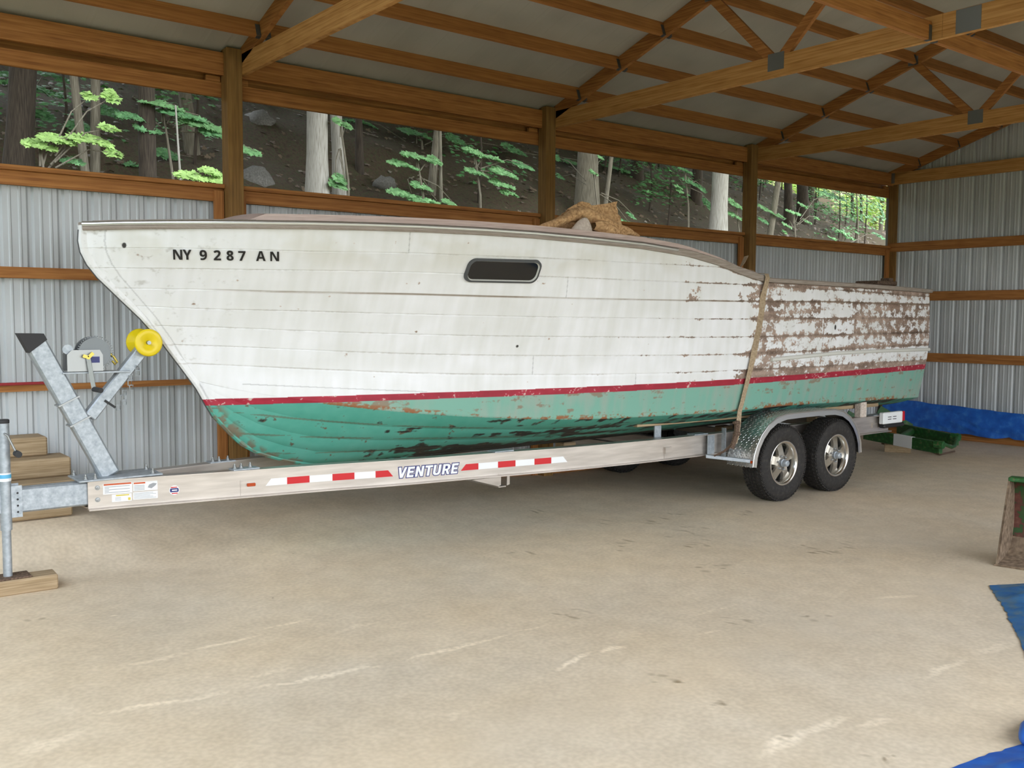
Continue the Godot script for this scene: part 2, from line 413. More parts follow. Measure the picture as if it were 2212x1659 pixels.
func make_floor_texture() -> ImageTexture:
	var w := 2048
	var h := 1280
	var x0 := X_LEFT
	var sx := (X_WALL + 0.1 - X_LEFT) / w
	var sz := 9.6 / h
	var a := noise_bytes(51, 0.004, w, h, 5)
	var b := noise_bytes(52, 0.03, w, h, 4)
	var f := noise_bytes(53, 0.2, w, h, 2)
	var d := PackedByteArray(); d.resize(w * h * 3)
	for i in w * h:
		var t := (a[i] - 128.0) * 0.06 + (b[i] - 128.0) * 0.06 + (f[i] - 128.0) * 0.085
		var warm := (a[(i + 77777) % (w * h)] - 128.0) * 0.025
		d[i * 3] = int(clampf(214.0 + t + warm, 0, 255))
		d[i * 3 + 1] = int(clampf(196.0 + t, 0, 255))
		d[i * 3 + 2] = int(clampf(171.0 + t - warm * 1.4, 0, 255))
	# scuffs, tyre prints and chalky trowel streaks read off the photograph: [px, py, half length, half width (m), turn, strength]
	var marks := []
	var rr := RandomNumberGenerator.new(); rr.seed = 5
	for k in [[1490, 1146, 34, 7], [1410, 1127, 26, 5], [1790, 1184, 60, 14], [1545, 1226, 40, 7], [1230, 1326, 36, 6], [1440, 1466, 40, 6], [1545, 1520, 24, 4], [1610, 1105, 26, 5], [1895, 1640, 34, 5], [1450, 1115, 24, 4], [1150, 1113, 18, 3], [1300, 1132, 24, 3], [65, 1344, 30, 2], [1590, 1340, 30, 4], [1480, 1172, 50, 6], [1760, 1340, 40, 4], [1700, 1595, 26, 3], [1330, 1180, 40, 4], [1120, 1190, 30, 3]]:
		for j in int(k[3]):
			var cx: float = k[0] + rr.randf_range(-1, 1) * k[2]
			var cy: float = k[1] + rr.randf_range(-1, 1) * k[2] * 0.28
			var lx := rr.randf_range(6, 20)
			var e1 := at_y(cx - lx, cy - lx * rr.randf_range(-0.05, 0.35))
			var b2 := at_y(cx + lx, cy + lx * rr.randf_range(-0.05, 0.35))
			marks.append([(e1.x + b2.x) / 2, (e1.z + b2.z) / 2, e1.distance_to(b2) / 2, rr.randf_range(0.012, 0.03), -atan2(b2.z - e1.z, b2.x - e1.x), rr.randf_range(-44, -16)])
	for k in [[150, 1550, 520, 1492, 0.03, 20], [520, 1492, 850, 1432, 0.03, 24], [850, 1432, 1110, 1366, 0.025, 24], [260, 1442, 420, 1404, 0.03, 18], [400, 1408, 575, 1368, 0.022, 26], [560, 1360, 680, 1336, 0.02, 18], [500, 1470, 640, 1440, 0.03, 12], [1184, 1455, 1276, 1404, 0.028, 30], [1288, 1410, 1350, 1392, 0.03, 28], [1640, 1640, 1760, 1568, 0.05, 24], [1740, 1585, 1830, 1545, 0.03, 18], [1830, 1572, 1930, 1552, 0.03, 16], [1984, 1470, 2090, 1416, 0.035, 18], [2090, 1416, 2190, 1388, 0.035, 12], [1880, 1294, 1990, 1284, 0.04, 16], [1500, 1372, 1560, 1358, 0.02, 16], [1480, 1336, 1620, 1296, 0.018, 10], [30, 1640, 200, 1570, 0.05, 12], [690, 1375, 860, 1330, 0.03, 10], [230, 1330, 256, 1328, 0.012, 30], [1106, 1364, 1180, 1352, 0.015, 18], [960, 1560, 1010, 1530, 0.03, 10], [1420, 1120, 1560, 1096, 0.05, 6]]:
		var e1 := at_y(k[0], k[1]); var b2 := at_y(k[2], k[3])
		marks.append([(e1.x + b2.x) / 2, (e1.z + b2.z) / 2, e1.distance_to(b2) / 2, k[4], -atan2(b2.z - e1.z, b2.x - e1.x), k[5]])
	for j in 90:
		marks.append([rr.randf_range(0.5, 12.0), rr.randf_range(1.0, 9.0), rr.randf_range(0.006, 0.02), rr.randf_range(0.004, 0.008), rr.randf_range(-1.5, 1.5), rr.randf_range(-70, -30)])
	for q in marks:
		var cx: float = (q[0] - x0) / sx
		var cz: float = (q[1] + 0.1) / sz
		var R := int(ceil(q[2] / sx)) + 2
		var ca := cos(q[4]); var sa := sin(q[4])
		for yy in range(maxi(0, int(cz) - R), mini(h, int(cz) + R)):
			for xx in range(maxi(0, int(cx) - R), mini(w, int(cx) + R)):
				var dx := (xx - cx) * sx
				var dz := (yy - cz) * sz
				var u: float = (dx * ca - dz * sa) / q[2]
				var i := yy * w + xx
				var wob: float = (b[i] - 128.0) / 128.0 * q[3] * 1.1
				var vv: float = (dx * sa + dz * ca + wob) / q[3]
				var r2 := u * u + vv * vv
				if r2 < 1.0:
					var s: float = q[5] * (1.0 - r2) * clampf(0.3 + f[i] / 160.0, 0, 1.2)
					for c in 3:
						d[i * 3 + c] = int(clampf(d[i * 3 + c] + s, 0, 255))
	return ImageTexture.create_from_image(Image.create_from_data(w, h, false, Image.FORMAT_RGB8, d))

func make_floor() -> void:
	var mb := MB.new()
	var nx := 76
	var nz := 48
	var P := func(i: int, j: int) -> Vector3:
		var x := lerpf(X_LEFT, X_WALL + 0.1, i / float(nx))
		var z := lerpf(-0.1, 9.5, j / float(nz))
		return Vector3(x, floor_rise(x, z), z)
	mb.sm(1)
	for i in nx:
		for j in nz:
			var u0 := i / float(nx); var u1 := (i + 1) / float(nx)
			var v0 := j / float(nz); var v1 := (j + 1) / float(nz)
			mb.quv(P.call(i, j), P.call(i + 1, j), P.call(i + 1, j + 1), P.call(i, j + 1), Vector2(u0, v0), Vector2(u1, v0), Vector2(u1, v1), Vector2(u0, v1))
	mb.sm(-1)
	for i in nx:
		mb.quad(P.call(i, nz), P.call(i + 1, nz), P.call(i + 1, nz) - Vector3(0, 0.15, 0), P.call(i, nz) - Vector3(0, 0.15, 0))
	for j in nz:
		mb.quad(P.call(0, j), P.call(0, j + 1), P.call(0, j + 1) - Vector3(0, 0.15, 0), P.call(0, j) - Vector3(0, 0.15, 0))
	var m := mat(Color.WHITE, 0.8)
	m.albedo_texture = make_floor_texture()
	var o := part(mb, "floor", m)
	o.set_meta("kind", "structure")

func panel_profile(rib: float, minor: float) -> Array:
	# agricultural panel: raised ribs every 229 mm with two stiffeners between; seen from inside the ribs are channels
	var p := [Vector2(0, 0)]
	for k in 4:
		var x := k * 0.2286 + 0.034
		p.append(Vector2(x - 0.030, 0)); p.append(Vector2(x - 0.012, -rib)); p.append(Vector2(x + 0.010, -rib)); p.append(Vector2(x + 0.028, 0))
		for s in [0.078, 0.152]:
			p.append(Vector2(x + s - 0.014, 0)); p.append(Vector2(x + s - 0.006, minor)); p.append(Vector2(x + s + 0.006, minor)); p.append(Vector2(x + s + 0.014, 0))
	p.append(Vector2(0.9144, 0))
	return p

func make_back_wall() -> void:
	var wall := structure("wall_back")
	var prof := panel_profile(0.02, 0.006)
	var mb := MB.new()
	for i in prof.size() - 1:
		mb.quad(Vector3(prof[i].x, -0.1, prof[i].y), Vector3(prof[i].x, 2.97, prof[i].y), Vector3(prof[i + 1].x, 2.97, prof[i + 1].y), Vector3(prof[i + 1].x, -0.1, prof[i + 1].y))
	var mesh := mb.mesh()
	var x := 1.782 - 0.034 - 0.9144 * 7
	while x < X_WALL + 0.1:
		shared(mesh, "metal_panel", M.panel, wall, Transform3D(Basis.IDENTITY, Vector3(x, 0, -0.041)))
		x += 0.9144
	# boards of the wall, bay by bay
	var edges := [X_LEFT] + POST_X
	for k in edges.size() - 1:
		var a: float = edges[k] + (0.14 if k > 0 else 0.0)
		var b: float = edges[k + 1]
		var lo: float = edges[k] + 0.07 if k > 0 else a
		var hi: float = b + 0.07
		for g in [[2.21, 0.089], [1.27, 0.05 if k == 0 else 0.089], [0.16, 0.18]]:
			var m1 := MB.new()
			m1.box(Vector3((lo + hi) / 2, g[0] - g[1] / 2, -0.0195), Vector3(hi - lo - 0.004, g[1], 0.037))
			part(m1, "girt", M.wood_x, wall)
		var m2 := MB.new()     # sill: flat cap over a board on edge
		m2.cbox(Vector3((a + b) / 2, 2.981, -0.01), Vector3(b - a, 0.038, 0.14), 0.003)
		part(m2, "sill_cap", M.wood_x, wall)
		var m3 := MB.new()
		m3.cbox(Vector3((a + b) / 2, 2.905, -0.0), Vector3(b - a, 0.112, 0.038), 0.002)
		part(m3, "sill_board", M.wood_x, wall)
		var m4 := MB.new()     # header: outer board, inner board above it, a gap between them
		m4.cbox(Vector3((lo + hi) / 2, 3.834, -0.02), Vector3(hi - lo - 0.004, 0.128, 0.038), 0.002)
		part(m4, "header_board", M.wood_x, wall)
		var m4b := MB.new()
		m4b.box(Vector3((lo + hi) / 2, 3.99, -0.10), Vector3(hi - lo - 0.004, 0.30, 0.038))
		part(m4b, "fascia_board", M.wood_x, wall)
		var m5 := MB.new()
		m5.cbox(Vector3((a + b) / 2, 4.046, 0.05), Vector3(b - a, 0.196, 0.038), 0.002)
		part(m5, "eave_board", M.wood_x, wall)
		for e in [a + 0.05, b - 0.07]:
			var m8 := MB.new()
			m8.cbox(Vector3(e, 3.925, -0.02), Vector3(0.13, 0.05, 0.038), 0.002)
			part(m8, "spacer_block", M.wood_x, wall)
		# jack studs beside the post, carrying the sill
		var m6 := MB.new()
		m6.cbox(Vector3(b - 0.05, 1.47, 0.03), Vector3(0.085, 2.94, 0.038), 0.002)
		part(m6, "jack_stud", M.wood_y, wall)
		if k > 0:
			var m7 := MB.new()
			m7.cbox(Vector3(a + 0.021, 1.47, 0.05), Vector3(0.038, 2.94, 0.089), 0.002)
			part(m7, "jack_stud", M.wood_y, wall)

func make_right_wall() -> void:
	var wall := structure("wall_right")
	var prof := panel_profile(0.02, 0.004)
	var z := -0.06
	while z < 9.2:
		var mb := MB.new()
		for i in prof.size() - 1:
			var z0 := minf(z + prof[i].x, 9.25); var z1 := minf(z + prof[i + 1].x, 9.25)
			if z1 <= z0: continue
			mb.quad(Vector3(X_WALL - prof[i].y, -0.1, z0), Vector3(X_WALL - prof[i].y, roof_under(z0) - 0.01, z0), Vector3(X_WALL - prof[i + 1].y, roof_under(z1) - 0.01, z1), Vector3(X_WALL - prof[i + 1].y, -0.1, z1))
		part(mb, "metal_panel", M.panel, wall)
		z += 0.9144
	for g in [[3.045, 0.14], [2.265, 0.142], [1.31, 0.136], [0.20, 0.2]]:
		for s in [[0.0, 4.6], [4.604, 9.2]]:
			var mb := MB.new()
			mb.cbox(Vector3(X_WALL - 0.021, g[0] - g[1] / 2, (s[0] + s[1]) / 2), Vector3(0.038, g[1], s[1] - s[0]), 0.002)
			part(mb, "girt" if g[0] > 0.5 else "skirt_board", M.wood_z, wall)

func make_front() -> void:
	# unseen front: a long opening under a header, its height shaped for the light
	var wall := structure("wall_front")
	var prof := panel_profile(0.02, 0.004)
	for k in 5:
		var a := X_LEFT + (X_WALL - X_LEFT) / 5.0 * k
		var b := a + (X_WALL - X_LEFT) / 5.0
		var mb := MB.new()
		mb.box(Vector3((a + b) / 2, 3.67, 9.25), Vector3(b - a - 0.004, 0.24, 0.05))
		part(mb, "header_board", M.wood_x, wall)
	var mc := MB.new()
	for i in prof.size() - 1:
		mc.quad(Vector3(prof[i].x, -0.1, -prof[i].y), Vector3(prof[i].x, 3.55, -prof[i].y), Vector3(prof[i + 1].x, 3.55, -prof[i + 1].y), Vector3(prof[i + 1].x, -0.1, -prof[i + 1].y))
	var corner := mc.mesh()
	for k in 2:  # unseen corner panels, added to keep front light off the end wall
		shared(corner, "metal_panel", M.panel, wall, Transform3D(Basis.IDENTITY, Vector3(X_WALL - 0.9144 * (k + 1), 0, 9.30)))
	var mu := MB.new()
	for i in prof.size() - 1:
		mu.quad(Vector3(prof[i].x, 3.55, -prof[i].y), Vector3(prof[i].x, 4.15, -prof[i].y), Vector3(prof[i + 1].x, 4.15, -prof[i + 1].y), Vector3(prof[i + 1].x, 3.55, -prof[i + 1].y))
	var upper := mu.mesh()
	var xx := X_WALL - 0.9144
	while xx > X_LEFT - 0.5:
		shared(upper, "metal_panel", M.panel, wall, Transform3D(Basis.IDENTITY, Vector3(xx, 0, 9.30)))
		xx -= 0.9144

func purlin_bottom(z: float) -> float:
	return 4.195 + 0.335 * ((z if z < RIDGE_Z else 2 * RIDGE_Z - z) - 0.54)
func roof_under(z: float) -> float:
	return purlin_bottom(z) + 0.150

func make_roof() -> void:
	var roof := structure("ceiling")
	var prof := panel_profile(0.002, 0.0)
	for side in 2:
		var za := -0.4 if side == 0 else RIDGE_Z
		var zb := RIDGE_Z if side == 0 else 9.6
		var mb := MB.new()
		for i in prof.size() - 1:
			for top in [0.0, 0.012]:
				var a := Vector3(prof[i].x, roof_under(za) - prof[i].y + top, za)
				var b := Vector3(prof[i].x, roof_under(zb) - prof[i].y + top, zb)
				var c := Vector3(prof[i + 1].x, roof_under(zb) - prof[i + 1].y + top, zb)
				var d := Vector3(prof[i + 1].x, roof_under(za) - prof[i + 1].y + top, za)
				mb.quad(a, b, c, d)
		var mesh := mb.mesh()
		var x := X_LEFT - 0.25
		while x < X_WALL + 0.05:
			shared(mesh, "roof_panel", M.roof, roof, Transform3D(Basis.IDENTITY, Vector3(x, 0, 0)))
			x += 0.9144

func make_posts_and_trusses() -> void:
	var where := ["timber post behind the boat's bow deck", "timber post behind the crumpled canvas on the boat", "timber post behind the strap over the boat", "timber corner post where the two metal walls meet"]
	for k in 4:
		var mb := MB.new()
		mb.cbox(Vector3(POST_X[k] + 0.07, 2.08, 0.07), Vector3(0.14, 4.2, 0.14), 0.004)
		var o := part(mb, "timber_post", M.post)
		o.set_meta("label", where[k]); o.set_meta("category", "post"); o.set_meta("group", "posts of the back wall")
	var names := ["roof truss carried by the post behind the boat's bow deck", "roof truss carried by the post behind the crumpled canvas", "roof truss carried by the post behind the strap", "roof truss set against the closed metal end wall"]
	for k in 4:
		var x: float = POST_X[k] + 0.14 if k < 3 else X_WALL - 0.10
		var t := thing("roof_truss", names[k], "truss", "roof trusses")
		var th := 0.044
		var xc := x + th / 2
		var yb := 3.962
		var mb := MB.new()
		mb.cbox(Vector3(xc, yb + 0.092, 2.3), Vector3(th, 0.184, 4.6), 0.003)
		part(mb, "bottom_chord", M.chord, t)
		mb = MB.new()
		mb.cbox(Vector3(xc, yb + 0.092, 6.9), Vector3(th, 0.184, 4.598), 0.003)
		part(mb, "bottom_chord", M.chord, t)
		for s in 2:
			var f := func(z: float) -> float: return z if s == 0 else 2 * RIDGE_Z - z
			mb = MB.new()
			var q := [Vector2(0.0, purlin_bottom(0.0) + 0.0), Vector2(RIDGE_Z - 0.001, purlin_bottom(RIDGE_Z)), Vector2(RIDGE_Z - 0.001, purlin_bottom(RIDGE_Z) + 0.146), Vector2(0.0, purlin_bottom(0.0) + 0.146)]
			var pl := []
			for c in q: pl.append(Vector3(0, c.y, f.call(c.x)))
			for dx in [0.0, th]:
				mb.quad(pl[0] + Vector3(x + dx, 0, 0), pl[1] + Vector3(x + dx, 0, 0), pl[2] + Vector3(x + dx, 0, 0), pl[3] + Vector3(x + dx, 0, 0))
			for e in 4:
				mb.quad(pl[e] + Vector3(x, 0, 0), pl[(e + 1) % 4] + Vector3(x, 0, 0), pl[(e + 1) % 4] + Vector3(x + th, 0, 0), pl[e] + Vector3(x + th, 0, 0))
			part(mb, "top_chord", M.wood_z, t)
			for wb in [[3.05, yb + 0.15, 2.33, purlin_bottom(2.33) + 0.05], [3.13, yb + 0.15, RIDGE_Z - 0.05, purlin_bottom(RIDGE_Z) - 0.02]]:
				mb = MB.new()
				mb.beam(Vector3(xc, wb[1], f.call(wb[0])), Vector3(xc, wb[3], f.call(wb[2])), th - 0.004, 0.089, Vector3.RIGHT if false else Vector3.UP)
				part(mb, "web", M.wood_z, t)
			# toothed plates on the joints, both faces
			for g in [[3.09, yb + 0.13, 0.17, 0.15], [0.075, yb + 0.10, 0.10, 0.16], [2.33, purlin_bottom(2.33) + 0.06, 0.12, 0.10]]:
				for dx in [-0.0015, th + 0.0015]:
					mb = MB.new()
					mb.box(Vector3(x + dx, g[1], f.call(g[0])), Vector3(0.003, g[3], g[2]))
					part(mb, "gusset_plate", M.plate, t)
		for dx in [-0.0015, th + 0.0015]:
			mb = MB.new()
			mb.box(Vector3(x + dx, yb + 0.092, 4.80), Vector3(0.003, 0.175, 0.19))
			part(mb, "splice_plate", M.plate, t)
			mb = MB.new()
			mb.box(Vector3(x + dx, purlin_bottom(RIDGE_Z) + 0.05, RIDGE_Z), Vector3(0.003, 0.16, 0.22))
			part(mb, "gusset_plate", M.plate, t)
	# purlins hung between the trusses, one board each, in steel hangers
	var xs := [X_LEFT]
	for k in 4: xs.append(POST_X[k] + 0.14 if k < 3 else X_WALL - 0.10)
	var bay := ["open end of the barn", "bay over the boat's bow", "bay over the boat's cabin", "bay next to the closed end wall"]
	var sl := atan(0.335)
	for k in 4:
		var a: float = xs[k] + (0.046 if k > 0 else 0.0)
		var b: float = xs[k + 1] - 0.002
		for r in 14:
			var z := 0.54 + 0.612 * (r % 7)
			var back := r < 7
			if not back: z = 2 * RIDGE_Z - z
			var t := thing("roof_purlin", "%s purlin up from the eave, %s slope, %s" % [["lowest", "second", "third", "fourth", "fifth", "sixth", "topmost"][r % 7], "back" if back else "front", bay[k]], "purlin", "purlins, %s slope, %s" % ["back" if back else "front", bay[k]])
			var bs := Basis(Vector3.RIGHT, -sl if back else sl)
			var c := Vector3((a + b) / 2, purlin_bottom(z), z) + bs * Vector3(0, 0.071, 0)
			var mb := MB.new()
			mb.cbox(c, Vector3(b - a - 0.004, 0.142, 0.038), 0.002, bs)
			part(mb, "board", M.wood_x, t)
			for e in ([a, b] if k > 0 else [b]):
				mb = MB.new()
				var sgn := -1.0 if e == b else 1.0
				for s in [-1.0, 1.0]:
					mb.box(Vector3(e + sgn * 0.022, c.y, c.z) + bs * Vector3(0, -0.015, s * 0.0205), Vector3(0.04, 0.105, 0.002), bs)
				mb.box(Vector3(e + sgn * 0.022, c.y, c.z) + bs * Vector3(0, -0.0725, 0), Vector3(0.04, 0.002, 0.043), bs)
				part(mb, "joist_hanger", M.hanger, t)
		# lateral brace between the bottom chords
		var t2 := thing("chord_brace", "board bracing the truss bottom chords, %s" % bay[k], "brace", "bottom chord braces")
		var mb2 := MB.new()
		mb2.cbox(Vector3((a + b) / 2, 4.033, 4.50), Vector3(b - a - 0.004, 0.14, 0.038), 0.002)
		part(mb2, "board", M.wood_x, t2)
		for e in ([a, b] if k > 0 else [b]):
			var m3 := MB.new()
			var sgn := -1.0 if e == b else 1.0
			for s in [-1.0, 1.0]:
				m3.box(Vector3(e + sgn * 0.022, 4.02, 4.50 + s * 0.0205), Vector3(0.04, 0.11, 0.002))
			m3.box(Vector3(e + sgn * 0.022, 3.962, 4.50), Vector3(0.04, 0.002, 0.043))
			part(m3, "joist_hanger", M.hanger, t2)

# ---------------------------------------------------------------- boat
func hull(row: int, i: int, side := 1.0) -> Vector3:
	var r = HULL_ROWS[row]
	var xs: float = r[0]
	return Vector3(xs + (XT - xs) * HULL_U[i], r[1][i], ZC + side * r[2][i])

func row_y(row: int, x: float) -> float:
	var r = HULL_ROWS[row]
	var u: float = (x - r[0]) / (XT - r[0])
	return lerp_table(HULL_U, r[1], u)
func row_b(row: int, x: float) -> float:
	var r = HULL_ROWS[row]
	var u: float = (x - r[0]) / (XT - r[0])
	return lerp_table(HULL_U, r[2], u)

func stem_x(y: float) -> float:
	for i in range(1, 18):
		if y <= STEM[i][1] and y > STEM[i + 1][1]:
			return lerpf(STEM[i][0], STEM[i + 1][0], (y - STEM[i][1]) / (STEM[i + 1][1] - STEM[i][1]))
	return STEM[1][0]
func keel_y(x: float) -> float:
	for i in range(4, STEM.size() - 1):
		if x <= STEM[i + 1][0]:
			return lerpf(STEM[i][1], STEM[i + 1][1], clampf((x - STEM[i][0]) / (STEM[i + 1][0] - STEM[i][0]), 0, 1))
	return STEM[-1][1]

const TX0 := 1.7
const TX1 := 11.4
const TY0 := 0.55
const TY1 := 2.5
func hull_uv(p: Vector3) -> Vector2:
	return Vector2((p.x - TX0) / (TX1 - TX0), (TY1 - p.y) / (TY1 - TY0))

func blob(x: float, y: float, cx: float, cy: float, rx: float, ry: float) -> float:
	var a := (x - cx) / rx
	var b := (y - cy) / ry
	return clampf(1.0 - a * a - b * b, 0.0, 1.0)

func make_hull_texture() -> ImageTexture:
	var w := 2048
	var h := 512
	var n1 := noise_bytes(61, 0.006, w, h, 5)     # broad
	var n2 := noise_bytes(62, 0.03, w, h, 5)      # patches
	var n3 := noise_bytes(63, 0.12, w, h, 3)      # fine
	var st := stretched(64, 0.05, w, h, 128, 512, 4)   # along the planks
	var vt := stretched(65, 0.08, w, h, 1024, 24, 3)   # running down
	var d := PackedByteArray(); d.resize(w * h * 3)
	var sy := PackedFloat32Array()
	sy.resize(9)
	for xi in w:
		var x := TX0 + (TX1 - TX0) * (xi + 0.5) / w
		for r in 9: sy[r] = row_y(r, x)
		var top: float = 1.214 + (x - 2.6) * 0.0078
		var bot: float = 1.166 + (x - 2.6) * 0.0062
		var aft := smoothstep(7.35, 7.9, x)
		var aft2 := smoothstep(9.0, 9.6, x)
		var near_strap := smoothstep(0.42, 0.0, absf(x - 7.68))
		for yi in h:
			var i := yi * w + xi
			var y := TY1 - (TY1 - TY0) * (yi + 0.5) / h
			var a := n1[i] / 255.0; var b := n2[i] / 255.0; var c := n3[i] / 255.0
			var s := st[i] / 255.0; var v := vt[i] / 255.0
			var R := 0.0; var G := 0.0; var B := 0.0
			# distance to the nearest plank seam
			var ds := 9.0
			for r in range(1, 8):
				ds = minf(ds, absf(y - sy[r]))
			if y > top:
				R = 228.0; G = 229.0; B = 231.0
				var stain := (a - 0.5) * 18.0 + (v - 0.5) * 12.0
				R += stain; G += stain; B += stain * 1.3
				# grey-beige tone on the upper planks, in broad patches
				var up := smoothstep(0.35, 0.7, a) * smoothstep(2.08, 2.3, y) * 14.0
				R -= up; G -= up * 1.1; B -= up * 1.6
				# scuffs near the stem
				var bow := smoothstep(3.0, 2.0, x) * smoothstep(0.62, 0.80, b * 0.6 + c * 0.4)
				bow = maxf(bow, blob(x, y, 2.145, 2.06, 0.055, 0.022) * 1.2 * c * 1.6)
				bow = maxf(bow, smoothstep(3.2, 1.9, x) * smoothstep(0.5, 0.8, a) * 0.25)
				bow = clampf(bow, 0, 1)
				R = lerpf(R, 164, bow * 0.5); G = lerpf(G, 162, bow * 0.5); B = lerpf(B, 156, bow * 0.5)
				# hood-end seam behind the stem
				var dh := absf(x - (stem_x(y) + 0.115 * smoothstep(1.25, 2.3, y) + 0.02))
				if dh < 0.005:
					R -= 26; G -= 26; B -= 26
				# bare wood: peeling that starts at the seams and spreads aft
				var k := b * 0.50 + c * 0.28 + s * 0.22
				var run := smoothstep(5.2, 7.2, x)
				var bias := -0.30 + 0.30 * exp(-ds * 75.0) * run + 0.05 * exp(-ds * 160.0) * run
				bias += 0.185 * aft + 0.16 * near_strap
				bias += 0.20 * smoothstep(0.10, 0.0, y - top) * smoothstep(5.9, 7.2, x)
				bias += 0.30 * blob(x, y, 6.68, 2.06, 0.14, 0.09) + 0.18 * blob(x, y, 7.35, 2.06, 0.15, 0.08)
				if x > 7.7:
					if y > sy[3]: bias -= 0.06
					elif y > sy[4]:
						bias += 0.10 if (x < 8.7 or x > 9.35) else -0.05
					elif y > sy[5]: bias += 0.10 if x > 9.4 else (0.12 if x > 8.6 and x < 8.75 else -0.04)
					elif y > sy[6]: bias += 0.08 if x > 9.3 else -0.02
					bias += 0.22 * smoothstep(0.05, 0.0, sy[0] - y) * (1.0 if (x < 8.75 or x > 9.9) else 0.2)
					bias += 0.20 * (blob(x, y, 8.35, 2.13, 0.1, 0.06) + blob(x, y, 10.6, 2.12, 0.5, 0.04))
					bias += 0.10 * smoothstep(0.02, 0.0, minf(absf(x - 8.05), minf(absf(x - 8.78), absf(x - 9.42))))
				var peel := smoothstep(0.47, 0.52, k + bias)
				var wr := 158.0 + (s - 0.5) * 50.0 + (c - 0.5) * 36.0
				var dk := smoothstep(0.52, 0.72, a) * 26.0 + 44.0 * exp(-ds * 60.0) * smoothstep(0.4, 0.6, b)
				R = lerpf(R, wr - dk, peel); G = lerpf(G, wr * 0.87 - dk, peel); B = lerpf(B, wr * 0.79 - dk, peel)
				# curled flakes catching dirt round the bare patches
				var rim := smoothstep(0.035, 0.0, absf(k + bias - 0.455)) * aft * (0.3 + c)
				R -= rim * 30.0; G -= rim * 34.0; B -= rim * 36.0
				# dirt in the seams
				var sd := smoothstep(0.007, 0.0, ds - (c - 0.5) * 0.008) * smoothstep(0.30, 0.62, s * 0.6 + b * 0.4)
				R = lerpf(R, 166, sd * 0.45); G = lerpf(G, 160, sd * 0.45); B = lerpf(B, 152, sd * 0.45)
				var d3 := absf(y - sy[3])
				var long3 := smoothstep(0.010, 0.003, d3) * smoothstep(2.5, 2.7, x) * (0.35 + 0.65 * smoothstep(0.35, 0.6, s))
				R = lerpf(R, 124, long3 * 0.7); G = lerpf(G, 108, long3 * 0.7); B = lerpf(B, 92, long3 * 0.7)
				# the short ninth seam running into the stripe, and plank butts
				if x > 2.85 and x < 4.2:
					var y8 := lerpf(1.325, 1.235, (x - 2.85) / 1.35)
					if absf(y - y8) < 0.004: R -= 30 * s * 1.5; G -= 30 * s * 1.5; B -= 30 * s * 1.5
				for bt in [[3.82, 0, 1], [5.22, 2, 3], [5.06, 6, 7], [6.1, 7, 8]]:
					if absf(x - bt[0] + (y - sy[bt[1]]) * 0.12) < 0.0035 and y < sy[bt[1]] and y > sy[bt[2]]:
						R -= 34; G -= 34; B -= 34
				var hole := maxf(blob(x, y, 4.9, 1.595, 0.012, 0.012), maxf(blob(x, y, 9.01, 1.742, 0.02, 0.03), blob(x, y, 2.021, 2.309, 0.014, 0.02)))
				R = lerpf(R, 40, minf(1.0, hole * 2)); G = lerpf(G, 38, minf(1.0, hole * 2)); B = lerpf(B, 36, minf(1.0, hole * 2))
			elif y > bot:
				var e := (b - 0.5) * 26.0 + (s - 0.5) * 20.0
				R = 156.0 + e; G = 26.0 + e * 0.5; B = 50.0 + e * 0.5
				var chip := smoothstep(0.66, 0.74, b * 0.5 + c * 0.5 + aft * 0.03)
				R = lerpf(R, 200, chip); G = lerpf(G, 176, chip); B = lerpf(B, 166, chip)
			elif y > sy[8]:
				# antifouling above the chine, bleached and chalky
				var t := clampf((a - 0.3) * 1.1 + (v - 0.5) * 0.9, 0, 1)
				R = lerpf(118.0, 156.0, t); G = lerpf(168.0, 160.0, t); B = lerpf(152.0, 150.0, t)
				var wear := 0.75 * smoothstep(0.63, 0.74, b * 0.5 + s * 0.3 + c * 0.2 + 0.16 * smoothstep(0.05, 0.0, y - sy[8]) + 0.15 * smoothstep(0.07, 0.0, bot - y) * smoothstep(0.45, 0.6, a))
				R = lerpf(R, 134, wear); G = lerpf(G, 110, wear); B = lerpf(B, 92, wear)
				var rust := smoothstep(0.035, 0.01, absf(y - sy[8] - 0.012)) * smoothstep(0.5, 0.62, s * 0.4 + c * 0.3 + b * 0.3)
				R = lerpf(R, 142, rust); G = lerpf(G, 92, rust); B = lerpf(B, 58, rust)
			else:
				# bottom: fresher green, rubbed through to black and to wood
				var t := clampf(a * 0.6 + b * 0.4, 0, 1)
				R = lerpf(62.0, 98.0, t); G = lerpf(146.0, 168.0, t); B = lerpf(128.0, 154.0, t)
				var lowy := clampf((sy[8] - y) / maxf(0.05, sy[8] - 0.62), 0, 1)
				var blk := smoothstep(0.66, 0.76, s * 0.5 + b * 0.5 + 0.34 * smoothstep(0.6, 0.95, lowy) * smoothstep(3.5, 4.4, x) + 0.16 * smoothstep(4.4, 5.6, x) - 0.10 * smoothstep(4.2, 3.4, x))
				R = lerpf(R, 34, blk); G = lerpf(G, 34, blk); B = lerpf(B, 28, blk)
				var wd := smoothstep(0.72, 0.79, c * 0.35 + b * 0.65)
				R = lerpf(R, 96, wd); G = lerpf(G, 84, wd); B = lerpf(B, 66, wd)
				for q in [0.25, 0.5, 0.75]:
					if absf(lowy - q) < 0.012 and s > 0.42:
						R = lerpf(R, 92, 0.6); G = lerpf(G, 92, 0.6); B = lerpf(B, 74, 0.6)
				var edge := smoothstep(0.10, 0.0, x - stem_x(maxf(y, 0.66)) - 0.03)
				edge *= smoothstep(0.4, 0.6, b)
				R = lerpf(R, 112, edge); G = lerpf(G, 104, edge); B = lerpf(B, 86, edge)
			d[i * 3] = int(clampf(R, 0, 255)); d[i * 3 + 1] = int(clampf(G, 0, 255)); d[i * 3 + 2] = int(clampf(B, 0, 255))
